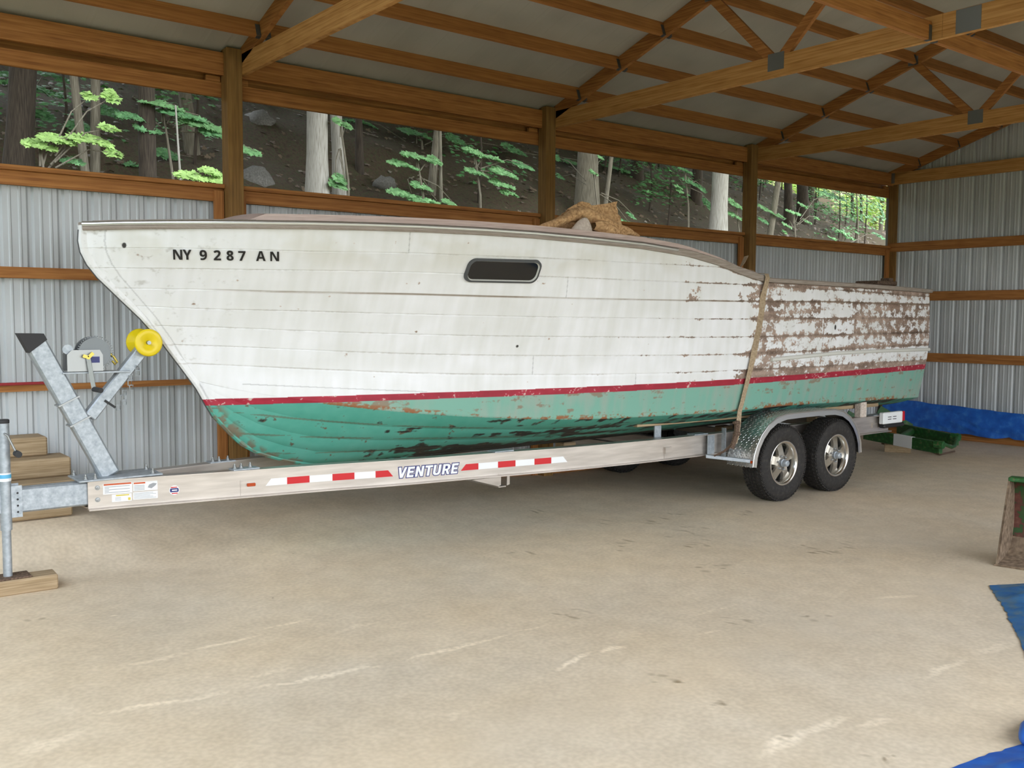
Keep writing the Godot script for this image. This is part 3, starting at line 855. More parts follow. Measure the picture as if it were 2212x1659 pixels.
	return ImageTexture.create_from_image(Image.create_from_data(w, h, false, Image.FORMAT_RGB8, d))

func frames_along(pts: Array, out_dir: Array) -> Array:
	# frames whose x points outward, y up and z along the path
	var fr := []
	for i in pts.size():
		var t: Vector3 = (pts[mini(i + 1, pts.size() - 1)] - pts[maxi(i - 1, 0)]).normalized()
		var o: Vector3 = out_dir[i]
		var x := (o - t * o.dot(t)).normalized()
		var y := t.cross(x).normalized()
		fr.append(Transform3D(Basis(x, y, t), pts[i]))
	return fr

func sheer_frames(x0: float, x1: float, dy: float, side: float, n: int) -> Array:
	var pts := []
	var od := []
	for i in n + 1:
		var t := i / float(n)
		var x := lerpf(x0, x1, t)
		pts.append(Vector3(x, row_y(0, x) + dy, ZC + side * row_b(0, x)))
	for i in n + 1:
		var tg: Vector3 = pts[mini(i + 1, n)] - pts[maxi(i - 1, 0)]
		var o := Vector3(-tg.z, 0, tg.x).normalized() * side
		od.append(o)
	return frames_along(pts, od)

func make_boat() -> Node3D:
	var boat := thing("wooden_boat", "old white wooden cabin boat with red waterline stripe and green bottom, on trailer", "boat")
	var hm := mat(Color.WHITE, 0.55)
	hm.albedo_texture = make_hull_texture()
	hm.texture_repeat = false
	var hb := hm.duplicate()
	hb.roughness = 0.6
	var NU := HULL_U.size()
	# planks of both sides
	var vs := [0.0, 0.025, 0.06, 0.5, 0.94, 0.975, 1.0]
	for side in [1.0, -1.0]:
		for r in 8:
			var mb := MB.new()
			mb.sm(1)
			var any := false
			var grid := []
			for i in NU:
				var a := hull(r, i, side)
				var b := hull(r + 1, i, side)
				var col := []
				for k in vs.size():
					var q := a.lerp(b, vs[k])
					if k == 0 or k == vs.size() - 1: q.z -= side * 0.0035
					elif k == 3: q.z += side * 0.001
					col.append(q)
				grid.append(col)
			for i in NU - 1:
				if grid[i][0].distance_to(grid[i][6]) < 0.006 and grid[i + 1][0].distance_to(grid[i + 1][6]) < 0.006: continue
				any = true
				for k in vs.size() - 1:
					var a: Vector3 = grid[i][k]; var b: Vector3 = grid[i + 1][k]; var c: Vector3 = grid[i + 1][k + 1]; var d: Vector3 = grid[i][k + 1]
					if side > 0: mb.quv(a, b, c, d, hull_uv(a), hull_uv(b), hull_uv(c), hull_uv(d))
					else: mb.quv(a, d, c, b, hull_uv(a), hull_uv(d), hull_uv(c), hull_uv(b))
			if any: part(mb, "side_plank", hm, boat)
		# bottom planks between chine and keel
		for r in 4:
			var mb := MB.new()
			mb.sm(1)
			var grid := []
			for i in NU:
				var ch := hull(8, i, side)
				var kx: float = maxf(ch.x, 2.5)
				var kl := Vector3(kx, minf(keel_y(kx), ch.y - 0.004), ZC + side * 0.03)
				if kx < 2.7: kl.y = lerpf(ch.y - 0.004, keel_y(2.7), (kx - 2.549) / 0.151)
				var col := []
				for k in 5:
					var t: float = (r + [0.0, 0.03, 0.5, 0.97, 1.0][k]) / 4.0
					var q := ch.lerp(kl, t)
					var bulge := 0.03 * sin(PI * t) * smoothstep(2.6, 3.6, kx)
					q.y -= bulge
					q.z += side * bulge * 0.6
					if k == 0 or k == 4: q.y += 0.0025 * smoothstep(0.1, 0.4, ch.y - kl.y)
					col.append(q)
				grid.append(col)
			for i in NU - 1:
				for k in 4:
					var a: Vector3 = grid[i][k]; var b: Vector3 = grid[i + 1][k]; var c: Vector3 = grid[i + 1][k + 1]; var d: Vector3 = grid[i][k + 1]
					if side > 0: mb.quv(a, b, c, d, hull_uv(a), hull_uv(b), hull_uv(c), hull_uv(d))
					else: mb.quv(a, d, c, b, hull_uv(a), hull_uv(d), hull_uv(c), hull_uv(b))
			part(mb, "bottom_plank", hb, boat)
	# stem and keel: a bar down the centre line
	var sp := []
	var so := []
	for i in range(0, STEM.size()):
		sp.append(Vector3(STEM[i][0], STEM[i][1], ZC))
	for i in sp.size():
		var t: Vector3 = (sp[mini(i + 1, sp.size() - 1)] - sp[maxi(i - 1, 0)]).normalized()
		so.append(Vector3(t.y, -t.x, 0))
	var fr := frames_along(sp, so)
	var mbs := MB.new()
	var sec := [Vector2(-0.05, -0.03), Vector2(0.004, -0.03), Vector2(0.016, -0.016), Vector2(0.016, 0.016), Vector2(0.004, 0.03), Vector2(-0.05, 0.03)]
	for j in 6:
		var j2 := (j + 1) % 6
		mbs.sm(10 + j)
		for i in fr.size() - 1:
			var a: Vector3 = fr[i] * Vector3(sec[j].x, sec[j].y, 0); var b: Vector3 = fr[i] * Vector3(sec[j2].x, sec[j2].y, 0)
			var c: Vector3 = fr[i + 1] * Vector3(sec[j2].x, sec[j2].y, 0); var d: Vector3 = fr[i + 1] * Vector3(sec[j].x, sec[j].y, 0)
			mbs.quv(a, b, c, d, hull_uv(a + Vector3(0.06, 0, 0)), hull_uv(b + Vector3(0.06, 0, 0)), hull_uv(c + Vector3(0.06, 0, 0)), hull_uv(d + Vector3(0.06, 0, 0)))
	part(mbs, "stem", hm, boat)
	# metal band down the leading edge of the stem
	var mband := MB.new()
	mband.sweep([Vector2(0.014, -0.009), Vector2(0.021, -0.005), Vector2(0.021, 0.005), Vector2(0.014, 0.009)], fr.slice(1, 13), true, true, true)
	part(mband, "stem_band", M.gasket, boat)
	# transom
	var mt := MB.new()
	for r in 8:
		mt.quad(hull(r, NU - 1, 1), hull(r, NU - 1, -1), hull(r + 1, NU - 1, -1), hull(r + 1, NU - 1, 1))
	mt.tri(hull(8, NU - 1, 1), hull(8, NU - 1, -1), Vector3(XT, 0.7, ZC))
	part(mt, "transom", M.grey_wood, boat)
	# deck over cabin and foredeck, cockpit sole and bulkhead
	var md := MB.new()
	var mf := MB.new()
	for mbd in [[mf, 1.86, 2.80, 0.052, 0.012, 10], [md, 2.72, 7.62, 0.047, 0.058, 34]]:
		var mb: MB = mbd[0]
		var n: int = mbd[5]
		var g := []
		for i in n + 1:
			var x := lerpf(mbd[1], mbd[2], i / float(n))
			var b: float = maxf(0.02, row_b(0, x) - 0.035)
			var y0: float = row_y(0, x) + mbd[3]
			var th: float = mbd[4] * (1.0 if mbd[4] < 0.03 else smoothstep(2.72, 2.80, x) * (1.0 - 0.5 * smoothstep(6.2, 7.6, x)))
			var col := [Vector3(x, y0 - 0.03, ZC + b), Vector3(x, y0 + th, ZC + b)]
			for k in range(1, 8):
				var q := 1.0 - k / 4.0
				col.append(Vector3(x, y0 + th + 0.05 * (1.0 - q * q) * minf(1.0, b), ZC + b * q))
			col.append(Vector3(x, y0 + th, ZC - b)); col.append(Vector3(x, y0 - 0.03, ZC - b))
			g.append(col)
		for i in n:
			for k in g[0].size() - 1:
				mb.sm(1 if k > 0 and k < g[0].size() - 2 else 2 + (k & 1))
				mb.quad(g[i][k], g[i + 1][k], g[i + 1][k + 1], g[i][k + 1])
		mb.sm(-1)
		for e in [0, n]:
			for k in range(1, g[0].size() - 1): mb.tri(g[e][0], g[e][k], g[e][k + 1])
	part(mf, "foredeck", M.grey_wood, boat)
	part(md, "cabin_deck", M.deck, boat)
	var mc := MB.new()
	mc.box(Vector3(9.5, 1.45, ZC), Vector3(3.5, 0.03, 1.75))
	part(mc, "cockpit_sole", M.grey_wood, boat)
	mc = MB.new()
	mc.box(Vector3(7.6, 1.80, ZC), Vector3(0.03, 0.74, 2.2))
	part(mc, "cabin_bulkhead", M.grey_wood, boat)
	# rub rail: wooden moulding with a metal half-round, both sides
	for side in [1.0, -1.0]:
		var fs := sheer_frames(1.79, 7.66, 0.0, side, 70)
		var mr := MB.new()
		var rail_sec := [Vector2(-0.02, -0.004), Vector2(0.022, -0.004), Vector2(0.028, 0.006), Vector2(0.028, 0.05), Vector2(0.02, 0.056), Vector2(-0.035, 0.056)]
		var rs := []
		for q in rail_sec: rs.append(Vector2(q.x, q.y * -1.0 if fs[1].basis.y.y < 0 else q.y))
		mr.sweep(rs, fs, true, true, true)
		part(mr, "rub_rail", M.grey_wood, boat)
		var mh := MB.new()
		var hs := []
		var yy := -0.036 if fs[1].basis.y.y < 0 else 0.036
		for k in 9:
			var an := -PI / 2 + PI * k / 8.0
			hs.append(Vector2(0.026 + 0.013 * cos(an), yy + 0.017 * sin(an)))
		mh.sweep(hs, fs.slice(0, 56), true, true, true)
		part(mh, "rail_half_round", M.bright, boat)
		# cockpit gunwale
		var fc := sheer_frames(7.66, 11.32, 0.0, side, 24)
		var mg := MB.new()
		var gs := []
		for q in [Vector2(-0.08, 0.0), Vector2(0.026, 0.0), Vector2(0.034, 0.012), Vector2(0.034, 0.034), Vector2(0.026, 0.044), Vector2(-0.08, 0.044)]:
			gs.append(Vector2(q.x, q.y * (-1.0 if fc[1].basis.y.y < 0 else 1.0)))
		mg.sweep(gs, fc, true, true, true)
		part(mg, "gunwale", M.grey_wood, boat)
		# spray rail towards the stern
		var pts := []
		var od := []
		for q in [[7.878, 1.426, 2.582], [8.155, 1.438, 2.579], [8.565, 1.452, 2.567], [9.017, 1.466, 2.544], [9.541, 1.471, 2.514], [10.247, 1.472, 2.466], [11.043, 1.467, 2.396], [11.305, 1.465, 2.372]]:
			pts.append(Vector3(q[0], q[1], ZC + side * (q[2] - ZC)))
			od.append(Vector3(0, 0, side))
		var fsr := frames_along(pts, od)
		var msr := MB.new()
		msr.sweep([Vector2(-0.01, -0.02), Vector2(0.022, -0.016), Vector2(0.028, -0.006), Vector2(0.028, 0.01), Vector2(0.018, 0.02), Vector2(-0.01, 0.02)], fsr, true, true, true)
		part(msr, "spray_rail", M.frame_white, boat)
	# cabin window: raised frame, glass set in it
	for side in [1.0, -1.0]:
		var c := Vector3(4.622, 2.193, ZC + side * (2.464 - ZC))
		var nn := Vector3(-0.183, -0.36, 0.915 * side).normalized()
		var ux := Vector3(0.5604, -0.001, 0.118 * side).normalized()
		ux = (ux - nn * ux.dot(nn)).normalized()
		var uy := nn.cross(ux).normalized()
		if uy.y < 0: uy = -uy
		var B := Basis(ux, uy, nn)
		var ring := func(gx: float, gy: float, rad: float, lift: float) -> Array:
			var out := []
			for q in [[1, 1], [-1, 1], [-1, -1], [1, -1]]:
				for k in 7:
					var an := atan2(q[1], q[0]) + (k / 6.0 - 0.5) * PI / 2
					var px: float = q[0] * (gx - rad) + rad * cos(an)
					var py: float = q[1] * (gy - rad) + rad * sin(an)
					out.append(c + B * Vector3(px + py * 0.16, py, lift))
			return out
		var r0: Array = ring.call(0.322, 0.098, 0.062, -0.02)
		var r1: Array = ring.call(0.318, 0.094, 0.06, 0.016)
		var r2: Array = ring.call(0.302, 0.079, 0.052, 0.020)
		var r3: Array = ring.call(0.296, 0.073, 0.05, 0.004)
		var win := Node3D.new(); win.name = "cabin_window"; boat.add_child(win, true)
		var mw := MB.new()
		for pr in [[r0, r1], [r1, r2]]:
			mw.sm(-1)
			for k in r0.size():
				var k2 := (k + 1) % r0.size()
				mw.quad(pr[0][k], pr[0][k2], pr[1][k2], pr[1][k])
		part(mw, "frame", M.gasket, win)
		mw = MB.new()
		for k in r0.size():
			var k2 := (k + 1) % r0.size()
			mw.quad(r2[k], r2[k2], r3[k2], r3[k])
		part(mw, "inner_rim", M.frame_white, win)
		mw = MB.new()
		for k in range(1, r3.size() - 1): mw.tri(r3[0], r3[k], r3[k + 1])
		part(mw, "pane", M.glass, win)
	# registration letters, each a thin plate of its own
	var ls := [["N", 2.335, 2.253, 1.728, -0.391, -0.348, 0.852], ["Y", 2.392, 2.254, 1.755, -0.407, -0.39, 0.82], ["9", 2.488, 2.253, 1.802, -0.40, -0.40, 0.82], ["2", 2.571, 2.253, 1.841, -0.37, -0.39, 0.84], ["8", 2.651, 2.253, 1.876, -0.37, -0.42, 0.825], ["7", 2.723, 2.253, 1.909, -0.36, -0.43, 0.83], ["A", 2.841, 2.254, 1.961, -0.33, -0.43, 0.84], ["N", 2.929, 2.255, 1.995, -0.33, -0.45, 0.83]]
	var font := SystemFont.new(); font.font_names = PackedStringArray(["Droid Sans"]); font.font_weight = 700
	for q in ls:
		var tm := TextMesh.new()
		tm.text = q[0]; tm.font = font; tm.font_size = 64; tm.pixel_size = 0.0722 / 46.5; tm.depth = 0.004
		var nz := Vector3(q[4], q[5], q[6]).normalized()
		var xx := Vector3(0.91, 0.0, 0.41); xx = (xx - nz * xx.dot(nz)).normalized()
		var y2 := nz.cross(xx).normalized()
		var o := shared(tm, "registration_letter", M.letter, boat, Transform3D(Basis(xx, y2, nz), Vector3(q[1], q[2], q[3]) + nz * 0.007))
		o.set_meta("label", "black letter of the bow number")
	return boat

# ---------------------------------------------------------------- trailer
func rail_z(x: float) -> float:
	# smoothed plan of the outer flange edge
	var s := 0.0
	for k in 5: s += lerp_table(RAIL_X, RAIL_Z, x + (k - 2) * 0.12)
	return s / 5.0 if x < 7.0 else 2.32
func rail_dir(x: float) -> Vector3:
	return Vector3(0.1, 0, rail_z(x + 0.05) - rail_z(x - 0.05)).normalized()
func on_rail(x: float, y: float, lift := 0.0) -> Vector3:
	var d := rail_dir(x)
	return Vector3(x, y, rail_z(x)) + Vector3(-d.z, 0, d.x) * (-0.046 + lift)

func decal(poly: Array, m: Material, called: String, parent: Node, lift := 0.001) -> MeshInstance3D:
	# thin sticker following the web of the near rail; poly in (x, y)
	var mb := MB.new()
	var pk := PackedVector2Array()
	for q in poly: pk.append(Vector2(q[0], q[1]))
	var ix := Geometry2D.triangulate_polygon(pk)
	for k in range(0, ix.size(), 3):
		mb.tri(on_rail(pk[ix[k]].x, pk[ix[k]].y, lift), on_rail(pk[ix[k + 1]].x, pk[ix[k + 1]].y, lift), on_rail(pk[ix[k + 2]].x, pk[ix[k + 2]].y, lift))
	for k in pk.size():
		var a := pk[k]; var b := pk[(k + 1) % pk.size()]
		mb.quad(on_rail(a.x, a.y, lift), on_rail(b.x, b.y, lift), on_rail(b.x, b.y, 0), on_rail(a.x, a.y, 0))
	return part(mb, called, m, parent)

func rect(x0: float, y0: float, x1: float, y1: float) -> Array:
	return [[x0, y0], [x1, y0], [x1, y1], [x0, y1]]

func bolt(mb: MB, p: Vector3, r := 0.011, h := 0.022, up := Vector3.UP) -> void:
	var y := up.normalized()
	var x := y.cross(Vector3(0.3, 0.2, 0.9)).normalized()
	var xf := Transform3D(Basis(x, y, x.cross(y)), p)
	mb.lathe([Vector2(r * 1.5, 0), Vector2(r * 1.5, h * 0.2), Vector2(r, h * 0.2), Vector2(r, h * 0.7), Vector2(r * 0.55, h * 0.75), Vector2(r * 0.5, h * 1.2), Vector2(0, h * 1.2)], xf, 8)

func make_tire_mesh() -> Array:
	# axis along local Y, outer face at +Y; radius 0.388, width 0.235
	var R := 0.388
	var wd := 0.118
	var mb := MB.new()
	mb.lathe([Vector2(0.212, wd * 0.80), Vector2(0.222, wd * 0.95), Vector2(0.262, wd * 1.08), Vector2(0.305, wd * 1.10), Vector2(0.345, wd * 1.0), Vector2(0.366, wd * 0.88), Vector2(0.377, wd * 0.74), Vector2(0.381, wd * 0.4), Vector2(0.381, -wd * 0.4), Vector2(0.377, -wd * 0.74), Vector2(0.366, -wd * 0.88), Vector2(0.345, -wd), Vector2(0.305, -wd * 1.1), Vector2(0.25, -wd), Vector2(0.212, -wd * 0.8), Vector2(0.205, 0), Vector2(0.212, wd * 0.8)], Transform3D.IDENTITY, 64, 0.2)
	var tr := MB.new()
	var n := 58
	for k in n:
		for row in [-0.092, -0.056, -0.019, 0.019, 0.056, 0.092]:
			var off: float = 0.5 if absf(row) > 0.04 and absf(row) < 0.07 else 0.0
			var an := TAU * (k + off) / n
			var rad := R - 0.004 - (0.007 if absf(row) > 0.08 else 0.0)
			var b := Basis(Vector3(-sin(an), 0, cos(an)), Vector3.UP, Vector3(cos(an), 0, sin(an))) * Basis(Vector3.BACK, 0.25 if absf(row) < 0.03 else -0.2)
			tr.box(Vector3(cos(an) * rad, row, sin(an) * rad), Vector3(0.026, 0.029, 0.011), b)
	# raised ring and blocks on the shoulder
	for k in 2 * n:
		var an := TAU * k / (2 * n)
		var b := Basis(Vector3(-sin(an), 0, cos(an)), Vector3.UP, Vector3(cos(an), 0, sin(an)))
		for s in [-1.0, 1.0]:
			tr.box(Vector3(cos(an) * 0.362, s * wd * 0.93, sin(an) * 0.362), Vector3(0.009, 0.008, 0.022), b)
	return [mb.mesh(), tr.mesh()]

func make_rim(parent: Node, xf: Transform3D) -> void:
	var rim := Node3D.new(); rim.name = "rim"; parent.add_child(rim, true); rim.transform = xf
	var mb := MB.new()
	mb.lathe([Vector2(0.205, 0.098), Vector2(0.222, 0.108), Vector2(0.226, 0.112), Vector2(0.222, 0.116), Vector2(0.208, 0.112), Vector2(0.196, 0.098), Vector2(0.19, 0.04), Vector2(0.188, -0.09)], Transform3D.IDENTITY, 56, 0.3)
	part(mb, "rim_barrel", M.polish, rim)
	for k in 5:
		var an := TAU * k / 5 + 0.45
		var d := Vector3(cos(an), 0, sin(an))
		var t := Vector3(-sin(an), 0, cos(an))
		var sp := MB.new()
		var pr := [[0.062, 0.044, 0.084], [0.11, 0.040, 0.074], [0.15, 0.044, 0.060], [0.192, 0.056, 0.040]]
		var top := []
		var bot := []
		for q in pr:
			top.append([d * q[0] + t * q[1] + Vector3.UP * q[2], d * q[0] - t * q[1] + Vector3.UP * q[2]])
			bot.append([d * q[0] + t * (q[1] + 0.006) + Vector3.UP * (q[2] - 0.03), d * q[0] - t * (q[1] + 0.006) + Vector3.UP * (q[2] - 0.03)])
		for i in 3:
			sp.quad(top[i][0], top[i][1], top[i + 1][1], top[i + 1][0])
			sp.quad(top[i][0], top[i + 1][0], bot[i + 1][0], bot[i][0])
			sp.quad(top[i][1], bot[i][1], bot[i + 1][1], top[i + 1][1])
			sp.quad(bot[i][0], bot[i + 1][0], bot[i + 1][1], bot[i][1])
		part(sp, "spoke", M.satin, rim)
	mb = MB.new()
	mb.lathe([Vector2(0.0, -0.05), Vector2(0.18, -0.05), Vector2(0.18, -0.06), Vector2(0.0, -0.06)], Transform3D.IDENTITY, 24)
	part(mb, "brake_drum", M.black, rim)
	mb = MB.new()
	mb.lathe([Vector2(0.092, 0.02), Vector2(0.092, 0.074), Vector2(0.086, 0.08), Vector2(0.0, 0.08)], Transform3D.IDENTITY, 28)
	part(mb, "hub_plate", M.satin, rim)
	mb = MB.new()
	mb.lathe([Vector2(0.042, 0.07), Vector2(0.042, 0.105), Vector2(0.032, 0.108), Vector2(0.032, 0.15), Vector2(0.028, 0.155), Vector2(0.016, 0.155), Vector2(0.014, 0.15), Vector2(0, 0.15)], Transform3D.IDENTITY, 20)
	part(mb, "hub_cap", M.galv, rim)
	for k in 6:
		var an := TAU * k / 6 + 0.2
		mb = MB.new()
		mb.lathe([Vector2(0.011, 0.07), Vector2(0.011, 0.1), Vector2(0.006, 0.106), Vector2(0, 0.106)], Transform3D(Basis.IDENTITY, Vector3(cos(an), 0, sin(an)) * 0.07), 6)
		part(mb, "lug_nut", M.zinc, rim)

func make_trailer() -> void:
	var t := thing("boat_trailer", "aluminium tandem-axle boat trailer with red and white reflective tape", "trailer")
	# the two I-beam rails
	var near_rail: MeshInstance3D
	for side in [1.0, -1.0]:
		var pts := []
		var od := []
		var n := 70
		for i in n + 1:
			var x := lerpf(1.76, 10.62, i / float(n))
			var d := rail_dir(x)
			var p := Vector3(x, 0.5975, rail_z(x)) + Vector3(-d.z, 0, d.x) * -0.05
			pts.append(Vector3(p.x, p.y, ZC + side * (p.z - ZC)))
			od.append(Vector3(-d.z, 0, d.x * side))
		var mb := MB.new()
		var hw := 0.05; var hh := 0.1025; var ft := 0.011; var wt := 0.004
		mb.sweep([Vector2(-hw, -hh), Vector2(hw, -hh), Vector2(hw, -hh + ft * 0.7), Vector2(wt, -hh + ft), Vector2(wt, hh - ft), Vector2(hw, hh - ft * 0.7), Vector2(hw, hh), Vector2(-hw, hh), Vector2(-hw, hh - ft * 0.7), Vector2(-wt, hh - ft), Vector2(-wt, -hh + ft), Vector2(-hw, -hh + ft * 0.7)], frames_along(pts, od), true, true, true)
		var o := part(mb, "side_rail", M.alu, t)
		if side > 0: near_rail = o
	# reflective tape, alternating, with cut ends
	var y0 := 0.565; var y1 := 0.617
	var e1 := [2.978, 3.117, 3.287, 3.461, 3.631, 3.797, 3.92]
	for k in 6:
		var a: float = e1[k]; var b: float = e1[k + 1]
		var p := rect(a, y0, b, y1)
		if k == 0: p = [[a - 0.021, y0], [b, y0], [b, y1], [a + 0.021, y1]]
		if k == 5: p = [[a, y0], [b + 0.021, y0], [b - 0.02, y1], [a, y1]]
		decal(p, M.tape_white if k % 2 == 0 else M.tape_red, "tape_segment", near_rail)
	var e2 := [4.556, 4.695, 4.878, 5.046, 5.23, 5.40, 5.545]
	for k in 6:
		var a: float = e2[k]; var b: float = e2[k + 1]
		var p := rect(a, y0, b, y1)
		if k == 0: p = [[a - 0.023, y0], [b, y0], [b, y1], [a + 0.024, y1]]
		if k == 5: p = [[a, y0], [b + 0.023, y0], [b - 0.022, y1], [a, y1]]
		decal(p, M.tape_red if k % 2 == 0 else M.tape_white, "tape_segment", near_rail)
	# maker's name: white italic capitals on a blue edge
	var glyph := {
		"V": [[0, 1], [0.23, 1], [0.38, 0.34], [0.54, 1], [0.77, 1], [0.5, 0], [0.25, 0]],
		"E": [[0, 0], [0.62, 0], [0.62, 0.2], [0.23, 0.2], [0.23, 0.41], [0.57, 0.41], [0.57, 0.6], [0.23, 0.6], [0.23, 0.8], [0.62, 0.8], [0.62, 1], [0, 1]],
		"N": [[0, 0], [0.22, 0], [0.22, 0.6], [0.5, 0], [0.73, 0], [0.73, 1], [0.51, 1], [0.51, 0.4], [0.23, 1], [0, 1]],
		"T": [[0.22, 0], [0.45, 0], [0.45, 0.8], [0.69, 0.8], [0.69, 1], [-0.02, 1], [-0.02, 0.8], [0.22, 0.8]],
		"U": [[0, 1], [0, 0.3], [0.03, 0.15], [0.12, 0.04], [0.25, 0], [0.45, 0], [0.58, 0.04], [0.67, 0.15], [0.7, 0.3], [0.7, 1], [0.47, 1], [0.47, 0.32], [0.44, 0.22], [0.38, 0.19], [0.32, 0.19], [0.26, 0.22], [0.23, 0.32], [0.23, 1]],
		"R": [[0, 0], [0.23, 0], [0.23, 0.36], [0.32, 0.36], [0.48, 0], [0.73, 0], [0.54, 0.4], [0.65, 0.48], [0.7, 0.6], [0.7, 0.74], [0.65, 0.9], [0.53, 0.98], [0.4, 1], [0, 1]]}
	var eye := [[0.23, 0.54], [0.4, 0.54], [0.46, 0.6], [0.47, 0.68], [0.45, 0.77], [0.39, 0.82], [0.23, 0.82]]
	var lay_out := func(pts, x0: float) -> Array:
		var out := []
		for q in pts: out.append([x0 + q[0] * 0.094 + 0.20 * q[1] * 0.084, 0.548 + q[1] * 0.084])
		return out
	var left := [3.972, 4.052, 4.124, 4.205, 4.278, 4.360, 4.440]
	for k in 7:
		var ch := "VENTURE"[k]
		var body: Array = lay_out.call(glyph[ch], left[k])
		var pk := PackedVector2Array()
		for q in body: pk.append(Vector2(q[0], q[1]))
		for big in Geometry2D.offset_polygon(pk, 0.0065, Geometry2D.JOIN_MITER):
			var bl := []
			for q in big: bl.append([q.x, q.y])
			decal(bl, M.blue_ink, "letter_outline", near_rail, 0.0010 + 0.0001 * k)
		decal(body, M.white, "letter", near_rail, 0.0022)
		if ch == "R": decal(lay_out.call(eye, left[k]), M.blue_ink, "letter_eye", near_rail, 0.0028)
	# warning labels, round badge, amber marker, weld boss and bolts
	decal(rect(1.855, 0.593, 2.04, 0.668), M.white, "warning_label", near_rail)
	decal(rect(1.86, 0.655, 2.035, 0.666), M.orange_ink, "label_band", near_rail, 0.0016)
	decal(rect(2.046, 0.600, 2.205, 0.664), M.white, "warning_label", near_rail)
	decal(rect(2.05, 0.650, 2.125, 0.661), M.orange_ink, "label_band", near_rail, 0.0016)
	decal(rect(1.91, 0.536, 2.035, 0.588), M.white, "warning_label", near_rail)
	decal(rect(1.935, 0.575, 2.02, 0.584), M.yellow_ink, "label_band", near_rail, 0.0016)
	decal(rect(2.0, 0.541, 2.028, 0.56), M.yellow_ink, "label_band", near_rail, 0.0016)
	decal(rect(2.045, 0.540, 2.205, 0.592), M.white, "capacity_label", near_rail)
	for k in 5:
		decal(rect(1.865, 0.602 + k * 0.010, 2.025 - (k % 2) * 0.03, 0.606 + k * 0.010), M.print, "label_text", near_rail, 0.0016)
		decal(rect(2.05, 0.546 + k * 0.009, 2.195 - (k % 3) * 0.02, 0.549 + k * 0.009), M.print, "label_text", near_rail, 0.0016)
		if k < 4: decal(rect(2.052, 0.606 + k * 0.010, 2.12, 0.610 + k * 0.010), M.print, "label_text", near_rail, 0.0016)
		if k < 3: decal(rect(1.93, 0.545 + k * 0.009, 1.99, 0.548 + k * 0.009), M.print, "label_text", near_rail, 0.0016)
	decal([[2.14, 0.62], [2.165, 0.612], [2.19, 0.63], [2.2, 0.645], [2.175, 0.65], [2.15, 0.64]], M.print, "label_drawing", near_rail, 0.0016)
	var badge := func(r: float, lo: float, hi: float) -> Array:
		var p := []
		for k in 24:
			var an := TAU * k / 24
			p.append([2.316 + r * cos(an), clampf(0.586 + r * sin(an), lo, hi)])
		return p
	decal(badge.call(0.034, 0, 1), M.white, "round_badge", near_rail)
	decal(badge.call(0.030, 0.572, 0.6), M.blue_ink, "badge_band", near_rail, 0.0016)
	decal(rect(2.292, 0.603, 2.335, 0.61), M.tape_red, "badge_band", near_rail, 0.0016)
	decal(rect(2.298, 0.560, 2.338, 0.567), M.tape_red, "badge_band", near_rail, 0.0016)
	decal(rect(2.30, 0.582, 2.335, 0.590), M.white, "badge_word", near_rail, 0.0022)
	var mb := MB.new()
	var ad := rail_dir(2.85)
	mb.cbox(on_rail(2.85, 0.584, 0.008), Vector3(0.062, 0.024, 0.018), 0.004, Basis(ad, Vector3.UP, Vector3(-ad.z, 0, ad.x)))
	part(mb, "marker_light", M.amber, t)
	for q in [[1.82, 0.645], [1.82, 0.562]]:
		mb = MB.new()
		var dd := rail_dir(q[0])
		bolt(mb, on_rail(q[0], q[1]), 0.012, 0.02, Vector3(-dd.z, 0, dd.x))
		part(mb, "bolt", M.zinc, t)
	# tongue, coupler plate, jack
	mb = MB.new()
	mb.cbox(Vector3(1.53, 0.607, ZC), Vector3(0.92, 0.164, 0.10), 0.012)
	part(mb, "tongue", M.galv, t)
	mb = MB.new()
	mb.box(Vector3(1.325, 0.605, ZC + 0.054), Vector3(0.065, 0.21, 0.008))
	mb.box(Vector3(1.325, 0.605, ZC - 0.054), Vector3(0.065, 0.21, 0.008))
	part(mb, "jack_bracket", M.galv, t)
	for k in 4:
		mb = MB.new()
		mb.lathe([Vector2(0, 0), Vector2(0.007, 0), Vector2(0.007, 0.001), Vector2(0, 0.001)], Transform3D(Basis(Vector3.RIGHT, PI / 2), Vector3(1.33, 0.535 + k * 0.042, ZC + 0.0585)), 10)
		part(mb, "bracket_hole", M.black, t)
	var jack := Node3D.new(); jack.name = "tongue_jack"; t.add_child(jack, true)
	var jx := 1.262; var jz := ZC + 0.035
	mb = MB.new()
	mb.lathe([Vector2(0.036, 0.42), Vector2(0.036, 1.135), Vector2(0.03, 1.135)], Transform3D(Basis.IDENTITY, Vector3(jx, 0, jz)), 20)
	part(mb, "outer_tube", M.galv, jack)
	mb = MB.new()
	mb.lathe([Vector2(0.0, 1.15), Vector2(0.034, 1.15), Vector2(0.038, 1.145), Vector2(0.038, 1.128), Vector2(0.036, 1.125)], Transform3D(Basis.IDENTITY, Vector3(jx, 0, jz)), 20)
	part(mb, "cap", M.cap, jack)
	mb = MB.new()
	mb.lathe([Vector2(0.028, 0.11), Vector2(0.028, 0.44)], Transform3D(Basis.IDENTITY, Vector3(jx, 0, jz)), 18)
	part(mb, "inner_tube", M.galv, jack)
	mb = MB.new()
	mb.cbox(Vector3(jx - 0.02, 0.107, jz), Vector3(0.30, 0.012, 0.16), 0.003)
	part(mb, "foot_plate", M.rusty, jack)
	mb = MB.new()
	mb.lathe([Vector2(0.0385, 0.745), Vector2(0.0385, 0.80)], Transform3D(Basis.IDENTITY, Vector3(jx, 0, jz)), 20)
	part(mb, "round_sticker", M.white, jack)
	mb = MB.new()
	mb.lathe([Vector2(0.039, 0.765), Vector2(0.039, 0.79)], Transform3D(Basis.IDENTITY, Vector3(jx, 0, jz)), 20)
